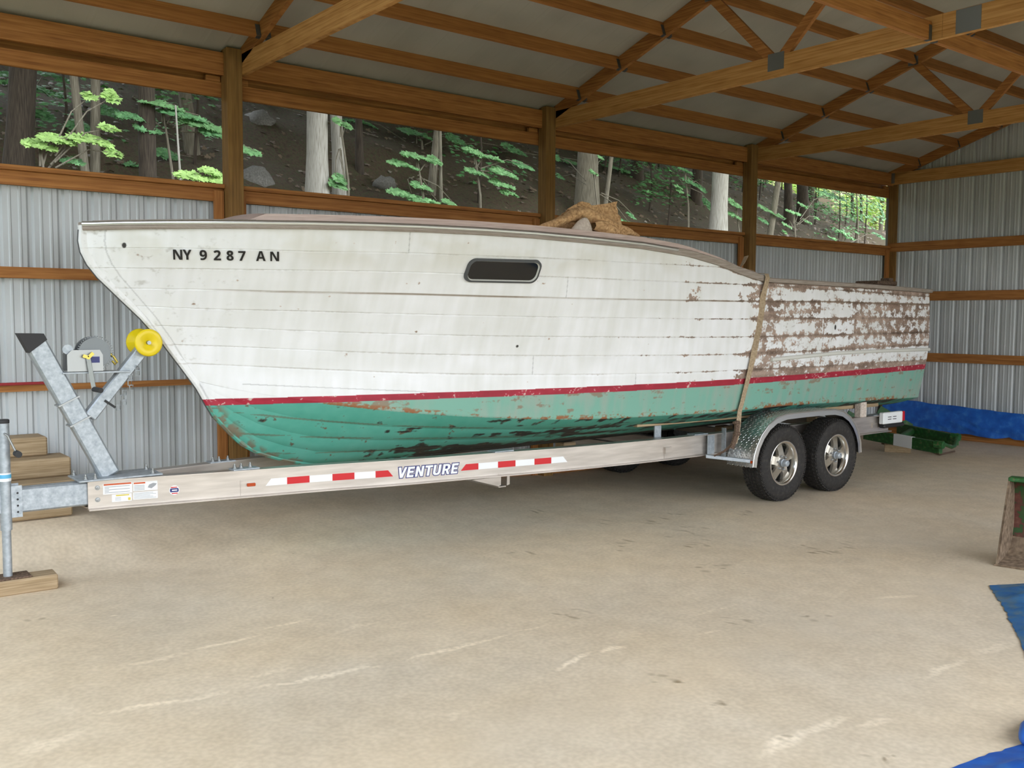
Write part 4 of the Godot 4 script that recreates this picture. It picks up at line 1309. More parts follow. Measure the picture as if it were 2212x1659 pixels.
	part(mb, "sticker_band", mat(c8(90, 170, 210), 0.5), jack)
	mb = MB.new()
	mb.tube([Vector3(jx, 1.06, jz + 0.03), Vector3(jx, 1.06, jz + 0.065), Vector3(jx + 0.01, 1.05, jz + 0.07), Vector3(jx + 0.06, 0.93, jz + 0.075)], 0.007, 8)
	part(mb, "crank", M.zinc, jack)
	mb = MB.new()
	mb.tube([Vector3(jx + 0.06, 0.93, jz + 0.065), Vector3(jx + 0.06, 0.93, jz + 0.14)], 0.021, 14)
	part(mb, "crank_knob", M.cap, jack)
	# winch stand: raked box post, diagonal arm with bow roller, winch on a shelf
	var stand := Node3D.new(); stand.name = "winch_stand"; t.add_child(stand, true)
	mb = MB.new()
	mb.cbox(Vector3(1.97, 0.709, ZC), Vector3(0.56, 0.014, 0.30), 0.003)
	part(mb, "base_plate", M.galv, stand)
	for q in [[1.72, -0.11], [1.74, 0.11], [1.80, 0.12], [2.19, 0.11], [2.21, -0.10]]:
		mb = MB.new()
		bolt(mb, Vector3(q[0], 0.716, ZC + q[1]), 0.012, 0.03)
		part(mb, "bolt", M.zinc, stand)
	var pa := Vector3(1.927, 0.715, ZC); var pb := Vector3(1.468, 1.655, ZC)
	mb = MB.new()
	mb.beam(pa, pb, 0.10, 0.132, Vector3.UP, 0.012)
	part(mb, "post_tube", M.galv, stand)
	mb = MB.new()
	var ax := (pb - pa).normalized()
	var nx := Vector3(ax.y, -ax.x, 0)
	var o1 := pb - ax * 0.02
	var cp := [o1 - nx * 0.069 - ax * 0.03, o1 + nx * 0.069 - ax * 0.0, o1 + nx * 0.069 + ax * 0.045, o1 - nx * 0.069 + ax * 0.115]
	for z in [-0.053, 0.053]:
		mb.quad(cp[0] + Vector3(0, 0, z), cp[1] + Vector3(0, 0, z), cp[2] + Vector3(0, 0, z), cp[3] + Vector3(0, 0, z))
	for k in 4:
		mb.quad(cp[k] + Vector3(0, 0, -0.053), cp[(k + 1) % 4] + Vector3(0, 0, -0.053), cp[(k + 1) % 4] + Vector3(0, 0, 0.053), cp[k] + Vector3(0, 0, 0.053))
	part(mb, "end_cap", M.cap, stand)
	mb = MB.new()
	mb.beam(Vector3(1.80, 1.13, ZC), Vector3(2.165, 1.585, ZC), 0.085, 0.082, Vector3.UP, 0.008)
	part(mb, "arm_tube", M.galv, stand)
	for f in [0.45, 0.30]:
		mb = MB.new()
		var c := pa.lerp(pb, f + 0.12)
		mb.beam(c - nx * 0.072 + Vector3(0, 0, 0.056), c + nx * 0.074 + Vector3(0, 0, 0.056), 0.010, 0.010)
		mb.beam(c - nx * 0.072 + Vector3(0, 0, -0.056), c + nx * 0.074 + Vector3(0, 0, -0.056), 0.010, 0.010)
		mb.beam(c - nx * 0.072 + Vector3(0, 0, -0.06), c - nx * 0.072 + Vector3(0, 0, 0.06), 0.010, 0.010)
		part(mb, "u_bolt", M.zinc, stand)
	mb = MB.new()
	mb.beam(Vector3(1.895, 1.243, ZC + 0.046), Vector3(1.965, 1.19, ZC + 0.046), 0.006, 0.016)
	part(mb, "arm_clamp", M.black, stand)
	mb = MB.new()
	mb.cbox(Vector3(1.845, 1.44, ZC), Vector3(0.44, 0.012, 0.14), 0.002)
	part(mb, "winch_shelf", M.galv, stand)
	# winch
	var winch := Node3D.new(); winch.name = "hand_winch"; t.add_child(winch, true)
	for z in [0.062, -0.062]:
		mb = MB.new()
		mb.prism(PackedVector2Array([Vector2(1.655, 1.45), Vector2(1.885, 1.45), Vector2(1.885, 1.56), Vector2(1.865, 1.595), Vector2(1.685, 1.595), Vector2(1.655, 1.565)]), Transform3D(Basis.IDENTITY, Vector3(0, 0, ZC + z)), 0.005)
		part(mb, "side_plate", M.zinc, winch)
	mb = MB.new()
	mb.box(Vector3(1.82, 1.528, ZC + 0.0685), Vector3(0.085, 0.042, 0.002))
	part(mb, "maker_label", M.blue_ink, winch)
	mb = MB.new()
	var gear := [Vector2(0, -0.055), Vector2(0.112, -0.055), Vector2(0.112, -0.047), Vector2(0.05, -0.047), Vector2(0.05, 0.03), Vector2(0.105, 0.03), Vector2(0.105, 0.038), Vector2(0, 0.038)]
	mb.lathe(gear, Transform3D(Basis(Vector3.RIGHT, PI / 2), Vector3(1.84, 1.572, ZC)), 40)
	part(mb, "drum_gear", M.gear, winch)
	mb = MB.new()
	for k in 44:
		var an := TAU * k / 44
		mb.box(Vector3(1.84 + cos(an) * 0.115, 1.572 + sin(an) * 0.115, ZC + 0.051), Vector3(0.008, 0.007, 0.008), Basis(Vector3.BACK, an))
	part(mb, "gear_teeth", M.gear, winch)
	mb = MB.new()
	mb.lathe([Vector2(0.0, 0), Vector2(0.03, 0), Vector2(0.034, 0.03), Vector2(0.0, 0.03)], Transform3D(Basis(Vector3.RIGHT, PI / 2), Vector3(1.665, 1.60, ZC + 0.02)), 12)
	part(mb, "brake_pawl", M.galv, winch)
	mb = MB.new()
	mb.tube([Vector3(1.785, 1.545, ZC + 0.06), Vector3(1.785, 1.545, ZC + 0.095)], 0.014, 10)
	for s in [[-0.035, 0.012], [0.03, 0.03]]:
		mb.beam(Vector3(1.785, 1.545, ZC + 0.09), Vector3(1.785 + s[0], 1.545 + s[1], ZC + 0.09), 0.012, 0.022)
	part(mb, "wing_nut", M.zinc_yellow, winch)
	mb = MB.new()
	mb.beam(Vector3(1.783, 1.56, ZC + 0.085), Vector3(1.812, 1.33, ZC + 0.10), 0.008, 0.028)
	part(mb, "crank_arm", M.zinc, winch)
	mb = MB.new()
	mb.tube([Vector3(1.815, 1.328, ZC + 0.09), Vector3(1.83, 1.325, ZC + 0.20)], 0.018, 12)
	part(mb, "crank_grip", M.cap, winch)
	mb = MB.new()
	mb.beam(Vector3(1.90, 1.60, ZC + 0.0), Vector3(1.985, 1.525, ZC + 0.0), 0.045, 0.004)
	part(mb, "webbing", M.black, winch)
	mb = MB.new()
	mb.tube([Vector3(1.935, 1.575, ZC + 0.02), Vector3(1.965, 1.545, ZC + 0.03), Vector3(1.99, 1.505, ZC + 0.03), Vector3(1.975, 1.49, ZC + 0.03), Vector3(1.955, 1.515, ZC + 0.03)], 0.008, 8)
	part(mb, "snap_hook", M.zinc_yellow, winch)
	# yellow bow roller: two cupped ends on an axle
	var bow := Node3D.new(); bow.name = "bow_roller"; t.add_child(bow, true)
	for s in [1.0, -1.0]:
		mb = MB.new()
		mb.lathe([Vector2(0.014, 0.085 * s), Vector2(0.05, 0.098 * s), Vector2(0.085, 0.105 * s), Vector2(0.097, 0.098 * s), Vector2(0.094, 0.088 * s), Vector2(0.06, 0.06 * s), Vector2(0.038, 0.0)], Transform3D(Basis(Vector3.RIGHT, PI / 2), Vector3(2.185, 1.64, ZC)), 32, 0.1)
		part(mb, "roller_cup", M.roller, bow)
	mb = MB.new()
	mb.tube([Vector3(2.185, 1.64, ZC - 0.12), Vector3(2.185, 1.64, ZC + 0.112)], 0.014, 12)
	part(mb, "axle_pin", M.zinc, bow)
	mb = MB.new()
	for s in [1.0, -1.0]: mb.beam(Vector3(2.13, 1.56, ZC + 0.040 * s), Vector3(2.19, 1.645, ZC + 0.040 * s), 0.006, 0.05)
	part(mb, "roller_bracket", M.galv, bow)
	mb = MB.new()
	for k in 9:
		var c := Vector3(2.12, 1.46, ZC + 0.045).lerp(Vector3(1.99, 1.19, ZC + 0.05), k / 8.0) + Vector3(0.02 * sin(k * 2.0), 0, 0)
		mb.tube([c + Vector3(-0.012, 0.018, 0), c + Vector3(0.012, 0.018, 0), c + Vector3(0.012, -0.018, 0), c + Vector3(-0.012, -0.018, 0), c + Vector3(-0.012, 0.018, 0)], 0.004, 6)
	part(mb, "safety_chain", M.galv, bow)
	# cross members, bolted to the rails
	for x in [2.82, 4.93, 7.2, 10.35]:
		var hw: float = rail_z(x) - ZC - 0.05
		mb = MB.new()
		var yb := 0.455 if x > 4 and x < 6 else 0.56
		mb.sweep([Vector2(-0.04, yb - 0.06), Vector2(0.04, yb - 0.06), Vector2(0.04, yb - 0.05), Vector2(-0.032, yb - 0.05), Vector2(-0.032, yb + 0.05), Vector2(0.04, yb + 0.05), Vector2(0.04, yb + 0.06), Vector2(-0.04, yb + 0.06)], [Transform3D(Basis.IDENTITY, Vector3(x, 0, ZC - hw)), Transform3D(Basis.IDENTITY, Vector3(x, 0, ZC + hw))])
		part(mb, "cross_member", M.alu, t)
		for s in [1.0, -1.0]:
			mb = MB.new()
			mb.box(Vector3(x, 0.705, ZC + s * (hw - 0.02)), Vector3(0.20, 0.008, 0.10))
			part(mb, "joint_plate", M.galv, t)
			if x < 3:
				for q in [-0.07, -0.02, 0.05]:
					mb = MB.new(); bolt(mb, Vector3(x + q, 0.709, ZC + s * (hw - 0.03)), 0.012, 0.03); part(mb, "bolt", M.zinc, t)
	# hanging bracket of the front cross member
	for dx in [0.0, 0.085]:
		mb = MB.new()
		mb.prism(PackedVector2Array([Vector2(4.60 + dx * 4.2, 0.492), Vector2(4.90 + dx, 0.492), Vector2(4.90 + dx, 0.42), Vector2(4.87 + dx, 0.412)]), Transform3D(Basis.IDENTITY, Vector3(0, 0, rail_z(4.9) - 0.03 + dx * 0.12)), 0.006)
		part(mb, "hanger_bracket", M.alu, t)
	# keel rollers' beds and carpeted bunks
	for x in [4.2, 6.2, 8.6, 10.35]:
		mb = MB.new()
		mb.cbox(Vector3(x, 0.575, ZC), Vector3(0.16, 0.09, 0.14), 0.01)
		part(mb, "keel_pad", M.timber, t)
	for s in [1.0, -1.0]:
		mb = MB.new()
		mb.beam(Vector3(6.40, 0.838, ZC + s * 0.70), Vector3(10.5, 0.812, ZC + s * 0.70), 0.14, 0.04, Vector3.UP, 0.004)
		part(mb, "bunk_board", M.timber, t)
		for x in [6.75, 8.6, 10.3]:
			mb = MB.new()
			mb.box(Vector3(x, 0.70, ZC + s * 0.70), Vector3(0.09, 0.25, 0.012))
			mb.box(Vector3(x, 0.815, ZC + s * 0.66), Vector3(0.09, 0.008, 0.09))
			part(mb, "bunk_bracket", M.galv, t)
			mb = MB.new()
			mb.box(Vector3(x, 0.585, ZC + s * 0.70), Vector3(0.09, 0.06, 0.30))
			part(mb, "bunk_support", M.alu, t)
	for x in [6.75, 8.6]:
		mb = MB.new()
		mb.box(Vector3(x, 0.545, ZC), Vector3(0.08, 0.08, 2 * (0.88 - 0.05)))
		part(mb, "cross_member", M.alu, t)
	# post guard block at the rear
	mb = MB.new()
	mb.cbox(Vector3(10.02, 0.79, 2.27), Vector3(0.12, 0.19, 0.09), 0.01)
	part(mb, "rear_stop", M.foam, t)
	# axles and wheels
	var tm := make_tire_mesh()
	for x in [8.05, 8.97]:
		mb = MB.new()
		mb.box(Vector3(x - 0.12, 0.455, ZC), Vector3(0.09, 0.09, 1.85))
		part(mb, "axle", M.galv, t)
		for s in [1.0, -1.0]:
			mb = MB.new()
			mb.beam(Vector3(x - 0.13, 0.455, ZC + s * 0.94), Vector3(x, 0.388, ZC + s * 0.94), 0.05, 0.08)
			mb.box(Vector3(x, 0.388, ZC + s * 1.0), Vector3(0.06, 0.06, 0.12))
			part(mb, "torsion_arm", M.galv, t)
			var wheel := Node3D.new(); wheel.name = "wheel"; t.add_child(wheel, true)
			wheel.position = Vector3(x, 0.388, ZC + s * 1.10)
			wheel.basis = Basis(Vector3.RIGHT, PI / 2 * s) * Basis(Vector3.UP, 0.3 + x)
			shared(tm[0], "tire", M.rubber, wheel)
			shared(tm[1], "tread", M.rubber, wheel).set_meta("kind", "stuff")
			make_rim(wheel, Transform3D.IDENTITY)
	# diamond-plate fenders
	var fp := [Vector2(7.505, 0.40), Vector2(7.52, 0.50), Vector2(7.56, 0.60), Vector2(7.63, 0.70), Vector2(7.73, 0.79), Vector2(7.86, 0.855), Vector2(8.02, 0.885), Vector2(8.3, 0.89), Vector2(8.6, 0.89), Vector2(8.86, 0.885), Vector2(9.02, 0.855), Vector2(9.15, 0.79), Vector2(9.25, 0.70), Vector2(9.32, 0.60), Vector2(9.36, 0.50), Vector2(9.375, 0.39)]
	for s in [1.0, -1.0]:
		var fen := Node3D.new(); fen.name = "fender"; t.add_child(fen, true)
		var zo: float = ZC + s * 1.245
		var zi: float = ZC + s * 0.93
		mb = MB.new()
		mb.sm(1)
		for off in [0.0, -0.004]:
			for i in fp.size() - 1:
				var a := Vector3(fp[i].x, fp[i].y + off, zi); var b := Vector3(fp[i + 1].x, fp[i + 1].y + off, zi)
				mb.sm(1 if off == 0.0 else 2)
				mb.quad(a, b, Vector3(b.x, b.y, zo), Vector3(a.x, a.y, zo))
		part(mb, "fender_sheet", M.bright, fen)
		# outer skirt: rolled strip following the arch
		mb = MB.new()
		for i in fp.size() - 1:
			var t0: Vector2 = (fp[i + 1] - fp[maxi(0, i - 1)]).normalized(); var t1: Vector2 = (fp[mini(i + 2, fp.size() - 1)] - fp[i]).normalized()
			var n0 := Vector2(t0.y, -t0.x) * 0.055; var n1 := Vector2(t1.y, -t1.x) * 0.055
			mb.sm(1)
			mb.quad(Vector3(fp[i].x, fp[i].y, zo), Vector3(fp[i + 1].x, fp[i + 1].y, zo), Vector3(fp[i + 1].x + n1.x, fp[i + 1].y + n1.y, zo + s * 0.004), Vector3(fp[i].x + n0.x, fp[i].y + n0.y, zo + s * 0.004))
		mb.sm(-1)
		part(mb, "fender_lip", M.bright, fen)
		mb = MB.new()
		var ep := []
		for q in fp: ep.append(Vector3(q.x, q.y, zo))
		mb.tube(ep, 0.008, 8)
		part(mb, "edge_bead", M.bright, fen)
		# raised lozenges of the tread plate
		mb = MB.new()
		var acc := 0.0
		var k := 0
		for i in fp.size() - 1:
			var L: float = fp[i].distance_to(fp[i + 1])
			while acc < L:
				var q: Vector2 = fp[i].lerp(fp[i + 1], acc / L)
				var tg: Vector2 = (fp[i + 1] - fp[i]).normalized()
				var along := Vector3(tg.x, tg.y, 0)
				var nn := Vector3(-tg.y, tg.x, 0)
				for j in 10:
					var z: float = lerpf(zi, zo, (j + 0.35 + 0.5 * (k % 2)) / 10.4)
					var ag := PI / 4 if (j + k) % 2 == 0 else -PI / 4
					var d1 := along * cos(ag) + Vector3(0, 0, 1) * sin(ag)
					var d2 := along * -sin(ag) + Vector3(0, 0, 1) * cos(ag)
					var c := Vector3(q.x, q.y, z) + nn * 0.0005
					var tip := c + nn * 0.005
					var cs := [c + d1 * 0.016, c + d2 * 0.006, c - d1 * 0.016, c - d2 * 0.006]
					for e in 4: mb.tri(cs[e], cs[(e + 1) % 4], tip)
				acc += 0.026
				k += 1
			acc -= L
		part(mb, "plate_lozenges", M.bright, fen).set_meta("kind", "stuff")
		# step bracket in front of the fender with its marker light
		mb = MB.new()
		mb.beam(Vector3(7.22, 0.495, ZC + s * 0.90), Vector3(7.52, 0.455, ZC + s * 1.20), 0.05, 0.035, Vector3.UP, 0.004)
		part(mb, "fender_bracket", M.galv, t)
		mb = MB.new()
		mb.cbox(Vector3(7.53, 0.447, ZC + s * 1.225), Vector3(0.05, 0.026, 0.03), 0.004)
		part(mb, "marker_light", M.amber, t)
		mb = MB.new()
		mb.box(Vector3(7.33, 0.60, ZC + s * 0.87), Vector3(0.10, 0.20, 0.008))
		mb.box(Vector3(7.50, 0.60, ZC + s * 0.89), Vector3(0.008, 0.30, 0.05))
		part(mb, "fender_strut", M.galv, t)
		# rear lamp in its white housing
		mb = MB.new()
		mb.cbox(Vector3(10.55, 0.668, ZC + s * 0.905), Vector3(0.42, 0.135, 0.06), 0.008)
		part(mb, "lamp_housing", M.white, t)
		mb = MB.new()
		for q in [[10.47, 0.682], [10.47, 0.654], [10.58, 0.682], [10.58, 0.654]]:
			mb.box(Vector3(q[0], q[1], ZC + s * 0.936), Vector3(0.075, 0.008, 0.002))
		part(mb, "housing_slot", M.black, t)
		mb = MB.new()
		mb.cbox(Vector3(10.785, 0.675, ZC + s * 0.90), Vector3(0.05, 0.115, 0.075), 0.006)
		part(mb, "tail_lamp", M.red_lens, t)
		mb = MB.new()
		mb.cbox(Vector3(10.60, 0.575, ZC + s * 0.89), Vector3(0.45, 0.05, 0.08), 0.015)
		part(mb, "rear_bumper", M.black, t)

# ---------------------------------------------------------------- loose things
func ribbon(mb: MB, pts: Array, side: Array, w: float, th: float) -> void:
	var fr := []
	for i in pts.size():
		var t: Vector3 = (pts[mini(i + 1, pts.size() - 1)] - pts[maxi(i - 1, 0)]).normalized()
		var s: Vector3 = side[i]
		var x := (s - t * s.dot(t)).normalized()
		fr.append(Transform3D(Basis(x, t.cross(x), t), pts[i]))
	mb.sweep([Vector2(-w / 2, -th / 2), Vector2(w / 2, -th / 2), Vector2(w / 2, th / 2), Vector2(-w / 2, th / 2)], fr, true, true, true)

func make_strap() -> void:
	var t := thing("ratchet_strap", "tan webbing strap over the boat with a rusty ratchet beside the fender", "strap")
	var pts := [Vector3(7.70, 2.30, 1.6), Vector3(7.70, 2.285, 2.2), Vector3(7.69, 2.27, 2.55), Vector3(7.685, 2.262, 2.655), Vector3(7.68, 2.225, 2.676), Vector3(7.672, 2.17, 2.668), Vector3(7.657, 2.045, 2.645), Vector3(7.635, 1.867, 2.638), Vector3(7.60, 1.688, 2.632), Vector3(7.575, 1.58, 2.63), Vector3(7.565, 1.50, 2.624), Vector3(7.54, 1.33, 2.60), Vector3(7.52, 1.149, 2.565), Vector3(7.505, 1.013, 2.54), Vector3(7.49, 0.93, 2.525), Vector3(7.47, 0.82, 2.53), Vector3(7.44, 0.70, 2.535), Vector3(7.415, 0.63, 2.53)]
	var sd := []
	for i in pts.size():
		var a := 0.0
		if i >= 6: a = [0.35, 0.9, 1.15, 1.3, 0.5, 0.12, 0.0, 0.0, 0.0, 0.1, 0.2, 0.25][i - 6]
		sd.append(Vector3(cos(a), 0, sin(a)))
	var mb := MB.new()
	ribbon(mb, pts, sd, 0.062, 0.004)
	part(mb, "webbing", M.strap, t)
	mb = MB.new()
	ribbon(mb, [Vector3(7.70, 2.287, 2.50), Vector3(7.66, 2.30, 2.45), Vector3(7.60, 2.31, 2.40), Vector3(7.70, 2.37, 2.36), Vector3(7.78, 2.45, 2.34)], [Vector3(0, 0, 1), Vector3(0, 0.2, 1), Vector3(0, 0.4, 1), Vector3(0, 0.3, 1), Vector3(0, 0.1, 1)], 0.05, 0.004)
	part(mb, "loose_tail", M.strap, t)
	mb = MB.new()
	ribbon(mb, [Vector3(7.44, 0.84, 2.545), Vector3(7.41, 0.76, 2.56), Vector3(7.385, 0.66, 2.555), Vector3(7.36, 0.58, 2.54)], [Vector3(1, 0, 0), Vector3(1, 0, 0), Vector3(1, 0, 0), Vector3(1, 0, 0)], 0.055, 0.02)
	mb.tube([Vector3(7.36, 0.83, 2.56), Vector3(7.44, 0.83, 2.56)], 0.014, 10)
	mb.tube([Vector3(7.35, 0.72, 2.575), Vector3(7.43, 0.72, 2.575)], 0.018, 10)
	part(mb, "ratchet", M.rusty, t)
	mb = MB.new()
	ribbon(mb, [Vector3(7.37, 0.62, 2.545), Vector3(7.31, 0.55, 2.49), Vector3(7.25, 0.50, 2.42)], [Vector3(1, 0, 0), Vector3(1, 0, 0), Vector3(1, 0, 0)], 0.05, 0.006)
	part(mb, "short_webbing", M.rusty, t)

func make_canvas() -> void:
	# dry, folded canvas thrown over a pale cushion on the cabin deck
	var mb := MB.new()
	var nu := 64
	var nv := 12
	var n := FastNoiseLite.new(); n.seed = 8; n.frequency = 2.2
	var px := [5.15, 5.25, 5.35, 5.47, 5.60, 5.69, 5.76, 5.81, 5.99, 6.115]
	var py := [2.585, 2.605, 2.64, 2.72, 2.80, 2.838, 2.828, 2.812, 2.842, 2.87]
	# back fold: a stiff sheet standing up to the crest, square at its right-hand end
	var g := []
	for i in nu + 1:
		var x := lerpf(5.15, 6.115, i / float(nu))
		var crest := lerp_table(px, py, x)
		var base := row_y(0, x) + 0.125
		var col := []
		for j in nv + 1:
			var v := j / float(nv)
			var y := lerpf(crest, base, v)
			var rip := n.get_noise_2d(x * 4.0, y * 5.0) * 0.035 * smoothstep(5.2, 5.5, x)
			col.append(Vector3(x, y, 2.20 + 0.16 * v * v + rip))
		g.append(col)
	for off in [0.0, -0.012]:
		mb.sm(1 if off == 0.0 else 2)
		for i in nu:
			for j in nv:
				var o := Vector3(0, 0, off)
				mb.quad(g[i][j] + o, g[i + 1][j] + o, g[i + 1][j + 1] + o, g[i][j + 1] + o)
	mb.sm(-1)
	for i in nu: mb.quad(g[i][0], g[i + 1][0], g[i + 1][0] + Vector3(0, 0, -0.012), g[i][0] + Vector3(0, 0, -0.012))
	for j in nv: mb.quad(g[nu][j], g[nu][j + 1], g[nu][j + 1] + Vector3(0, 0, -0.012), g[nu][j] + Vector3(0, 0, -0.012))
	# front rolls of the folded cloth, arched over the cushion
	for roll in [[[5.00, 2.552, 2.40, 0.012], [5.16, 2.585, 2.40, 0.030], [5.30, 2.632, 2.38, 0.042], [5.42, 2.68, 2.36, 0.048], [5.52, 2.71, 2.34, 0.052], [5.62, 2.688, 2.38, 0.058], [5.72, 2.64, 2.42, 0.056], [5.84, 2.60, 2.44, 0.046], [5.98, 2.580, 2.46, 0.036], [6.12, 2.545, 2.47, 0.010]],
			[[5.58, 2.60, 2.46, 0.03], [5.64, 2.60, 2.47, 0.055], [5.74, 2.575, 2.48, 0.052], [5.86, 2.555, 2.48, 0.03], [5.95, 2.545, 2.48, 0.01]],
			[[5.54, 2.73, 2.28, 0.03], [5.66, 2.71, 2.31, 0.04], [5.80, 2.655, 2.36, 0.04], [5.92, 2.60, 2.40, 0.04], [6.0, 2.555, 2.42, 0.015]]]:
		var rings := []
		var seg := 5
		for i in (roll.size() - 1) * seg + 1:
			var k: int = mini(i / seg, roll.size() - 2)
			var t: float = (i - k * seg) / float(seg)
			var c := Vector3(lerpf(roll[k][0], roll[k + 1][0], t), lerpf(roll[k][1], roll[k + 1][1], t), lerpf(roll[k][2], roll[k + 1][2], t))
			var rad: float = lerpf(roll[k][3], roll[k + 1][3], t)
			var ring := []
			for e in 16:
				var an := TAU * e / 16
				var rr: float = rad * (1.0 + 0.5 * n.get_noise_3d(c.x * 4.0, cos(an) * 0.6 + c.y, sin(an) * 0.6))
				ring.append(c + Vector3(0.0, sin(an) * rr, cos(an) * rr * 1.25))
			rings.append(ring)
		mb.sm(5)
		for i in rings.size() - 1:
			for e in 16:
				mb.quad(rings[i][e], rings[i][(e + 1) % 16], rings[i + 1][(e + 1) % 16], rings[i + 1][e])
	mb.sm(-1)
	var o2 := part(mb, "folded_canvas", M.canvas)
	tag(o2, "crumpled brown canvas heaped on the boat's cabin deck", "canvas")
	mb = MB.new()
	mb.sm(1)
	var c := Vector3(5.46, 2.585, 2.46)
	for i in 16:
		for j in 8:
			var q := []
			for e in [[i, j], [i + 1, j], [i + 1, j + 1], [i, j + 1]]:
				var th: float = TAU * e[0] / 16.0
				var ph: float = PI / 2 * e[1] / 8.0
				q.append(c + Vector3((0.15 if cos(th) < 0 else 0.085) * cos(th) * cos(ph) + 0.03 * sin(ph), -0.045 + 0.125 * pow(sin(ph), 2.2), 0.07 * sin(th) * cos(ph)))
			mb.quad(q[0], q[1], q[2], q[3])
	var o3 := part(mb, "cushion", M.foam)
	tag(o3, "pale cushion showing under the crumpled brown canvas", "cushion")
	mb = MB.new()
	mb.cbox(Vector3(10.52, 2.255, 2.12), Vector3(0.42, 0.05, 0.30), 0.01)
	mb.cbox(Vector3(10.70, 2.30, 2.15), Vector3(0.09, 0.045, 0.12), 0.008)
	mb.cbox(Vector3(10.45, 2.215, 2.12), Vector3(0.08, 0.03, 0.40), 0.004)
	var o4 := part(mb, "hatch_board", M.rusty)
	tag(o4, "dark weathered board lying across the boat's stern gunwale", "board")

func make_timbers() -> void:
	var rows := [
		[0.10, 1.78, 0.05, 0.325, 0.737, 0.147, "topmost of the timbers stacked by the metal wall"],
		[0.00, 1.905, 0.20, 0.50, 0.588, 0.147, "under the topmost one of the stack, set forward of it"],
		[-0.10, 1.89, 0.40, 0.70, 0.439, 0.147, "third down in the stack by the wall, behind the tongue"],
		[-0.10, 1.86, 0.38, 0.70, 0.315, 0.122, "lowest of the stack by the wall, behind the tongue"],
		[-0.05, 1.70, 0.04, 0.37, 0.439, 0.147, "at the back of the stack, against the metal wall"]]
	for q in rows:
		var mb := MB.new()
		mb.cbox(Vector3((q[0] + q[1]) / 2, q[4] + q[5] / 2, (q[2] + q[3]) / 2), Vector3(q[1] - q[0], q[5], q[3] - q[2]), 0.012)
		var o := part(mb, "timber", M.timber)
		tag(o, "squared weathered timber, " + q[6], "timber", "timbers stacked by the wall")
	var mb2 := MB.new()
	mb2.cbox(Vector3(1.20, 0.05, 1.475), Vector3(0.70, 0.10, 0.17), 0.008, Basis(Vector3.UP, -0.04))
	var o5 := part(mb2, "wood_block", M.timber)
	tag(o5, "short wooden block under the foot of the trailer jack", "block")
	mb2 = MB.new()
	mb2.cbox(Vector3(12.36, 0.055, 1.42), Vector3(0.16, 0.11, 0.34), 0.006, Basis(Vector3.UP, 0.5))
	var o6 := part(mb2, "wood_block", M.timber)
	tag(o6, "short wooden block under the green implement arm", "block")
	mb2 = MB.new()
	mb2.cbox(Vector3(1.0, 1.284, 0.012), Vector3(1.70, 0.022, 0.022), 0.003)
	var o7 := part(mb2, "red_bar", M.red_paint)
	tag(o7, "thin red bar lying on the wall girt beside the winch", "bar")

func make_implement() -> void:
	# green tractor attachment lying behind the trailer: two arms, cross tube, hooked end
	var t := thing("tractor_attachment", "green steel tractor attachment with two arms lying behind the trailer", "implement")
	var a0 := at_y(1868, 937, 0.22); var a1 := at_y(2033, 968, 0.19)
	var b0 := at_y(1940, 925, 0.22); var b1 := at_y(2068, 951, 0.19)
	for q in [[a0, a1], [b0, b1]]:
		var mb := MB.new()
		mb.beam(q[0], q[1], 0.06, 0.15, Vector3.UP, 0.006)
		part(mb, "arm", M.green, t)
	var mb1 := MB.new()
	mb1.beam(a0.lerp(a1, 0.42), a0.lerp(a1, 0.66), 0.066, 0.156, Vector3.UP, 0.004)
	part(mb1, "paper_wrap", M.white, t)
	var mb2 := MB.new()
	mb2.tube([a0.lerp(a1, 0.45), b0.lerp(b1, 0.25)], 0.05, 12)
	part(mb2, "cross_tube", M.green, t)
	for q in [[a0.lerp(a1, 0.12), Vector3(-0.35, 0.30, -0.2)], [b0.lerp(b1, 0.1), Vector3(-0.35, 0.30, -0.2)]]:
		var mb := MB.new()
		mb.beam(q[0] + Vector3(0.1, 0.02, 0.06), q[0] + q[1], 0.02, 0.12)
		part(mb, "upright", M.green, t)
	var mb3 := MB.new()
	mb3.tube([a1 + Vector3(-0.02, 0.07, 0), a1.lerp(b1, 0.35) + Vector3(0, -0.02, 0.06), a1.lerp(b1, 0.6) + Vector3(0, -0.03, 0.05), b1 + Vector3(0, 0.08, 0)], 0.022, 10)
	part(mb3, "end_hook", M.green, t)
	for q in [a1, b1]:
		var mb := MB.new()
		mb.tube([q + Vector3(-0.06, 0.05, -0.05), q + Vector3(-0.06, 0.05, 0.06)], 0.05, 14)
		part(mb, "pivot_boss", M.green, t)
	mb1 = MB.new()
	mb1.tube([at_y(1905, 958, 0.02), at_y(2000, 972, 0.02), at_y(2030, 982, 0.02), at_y(2062, 975, 0.02)], 0.012, 8)
	part(mb1, "steel_rod", M.rusty, t)

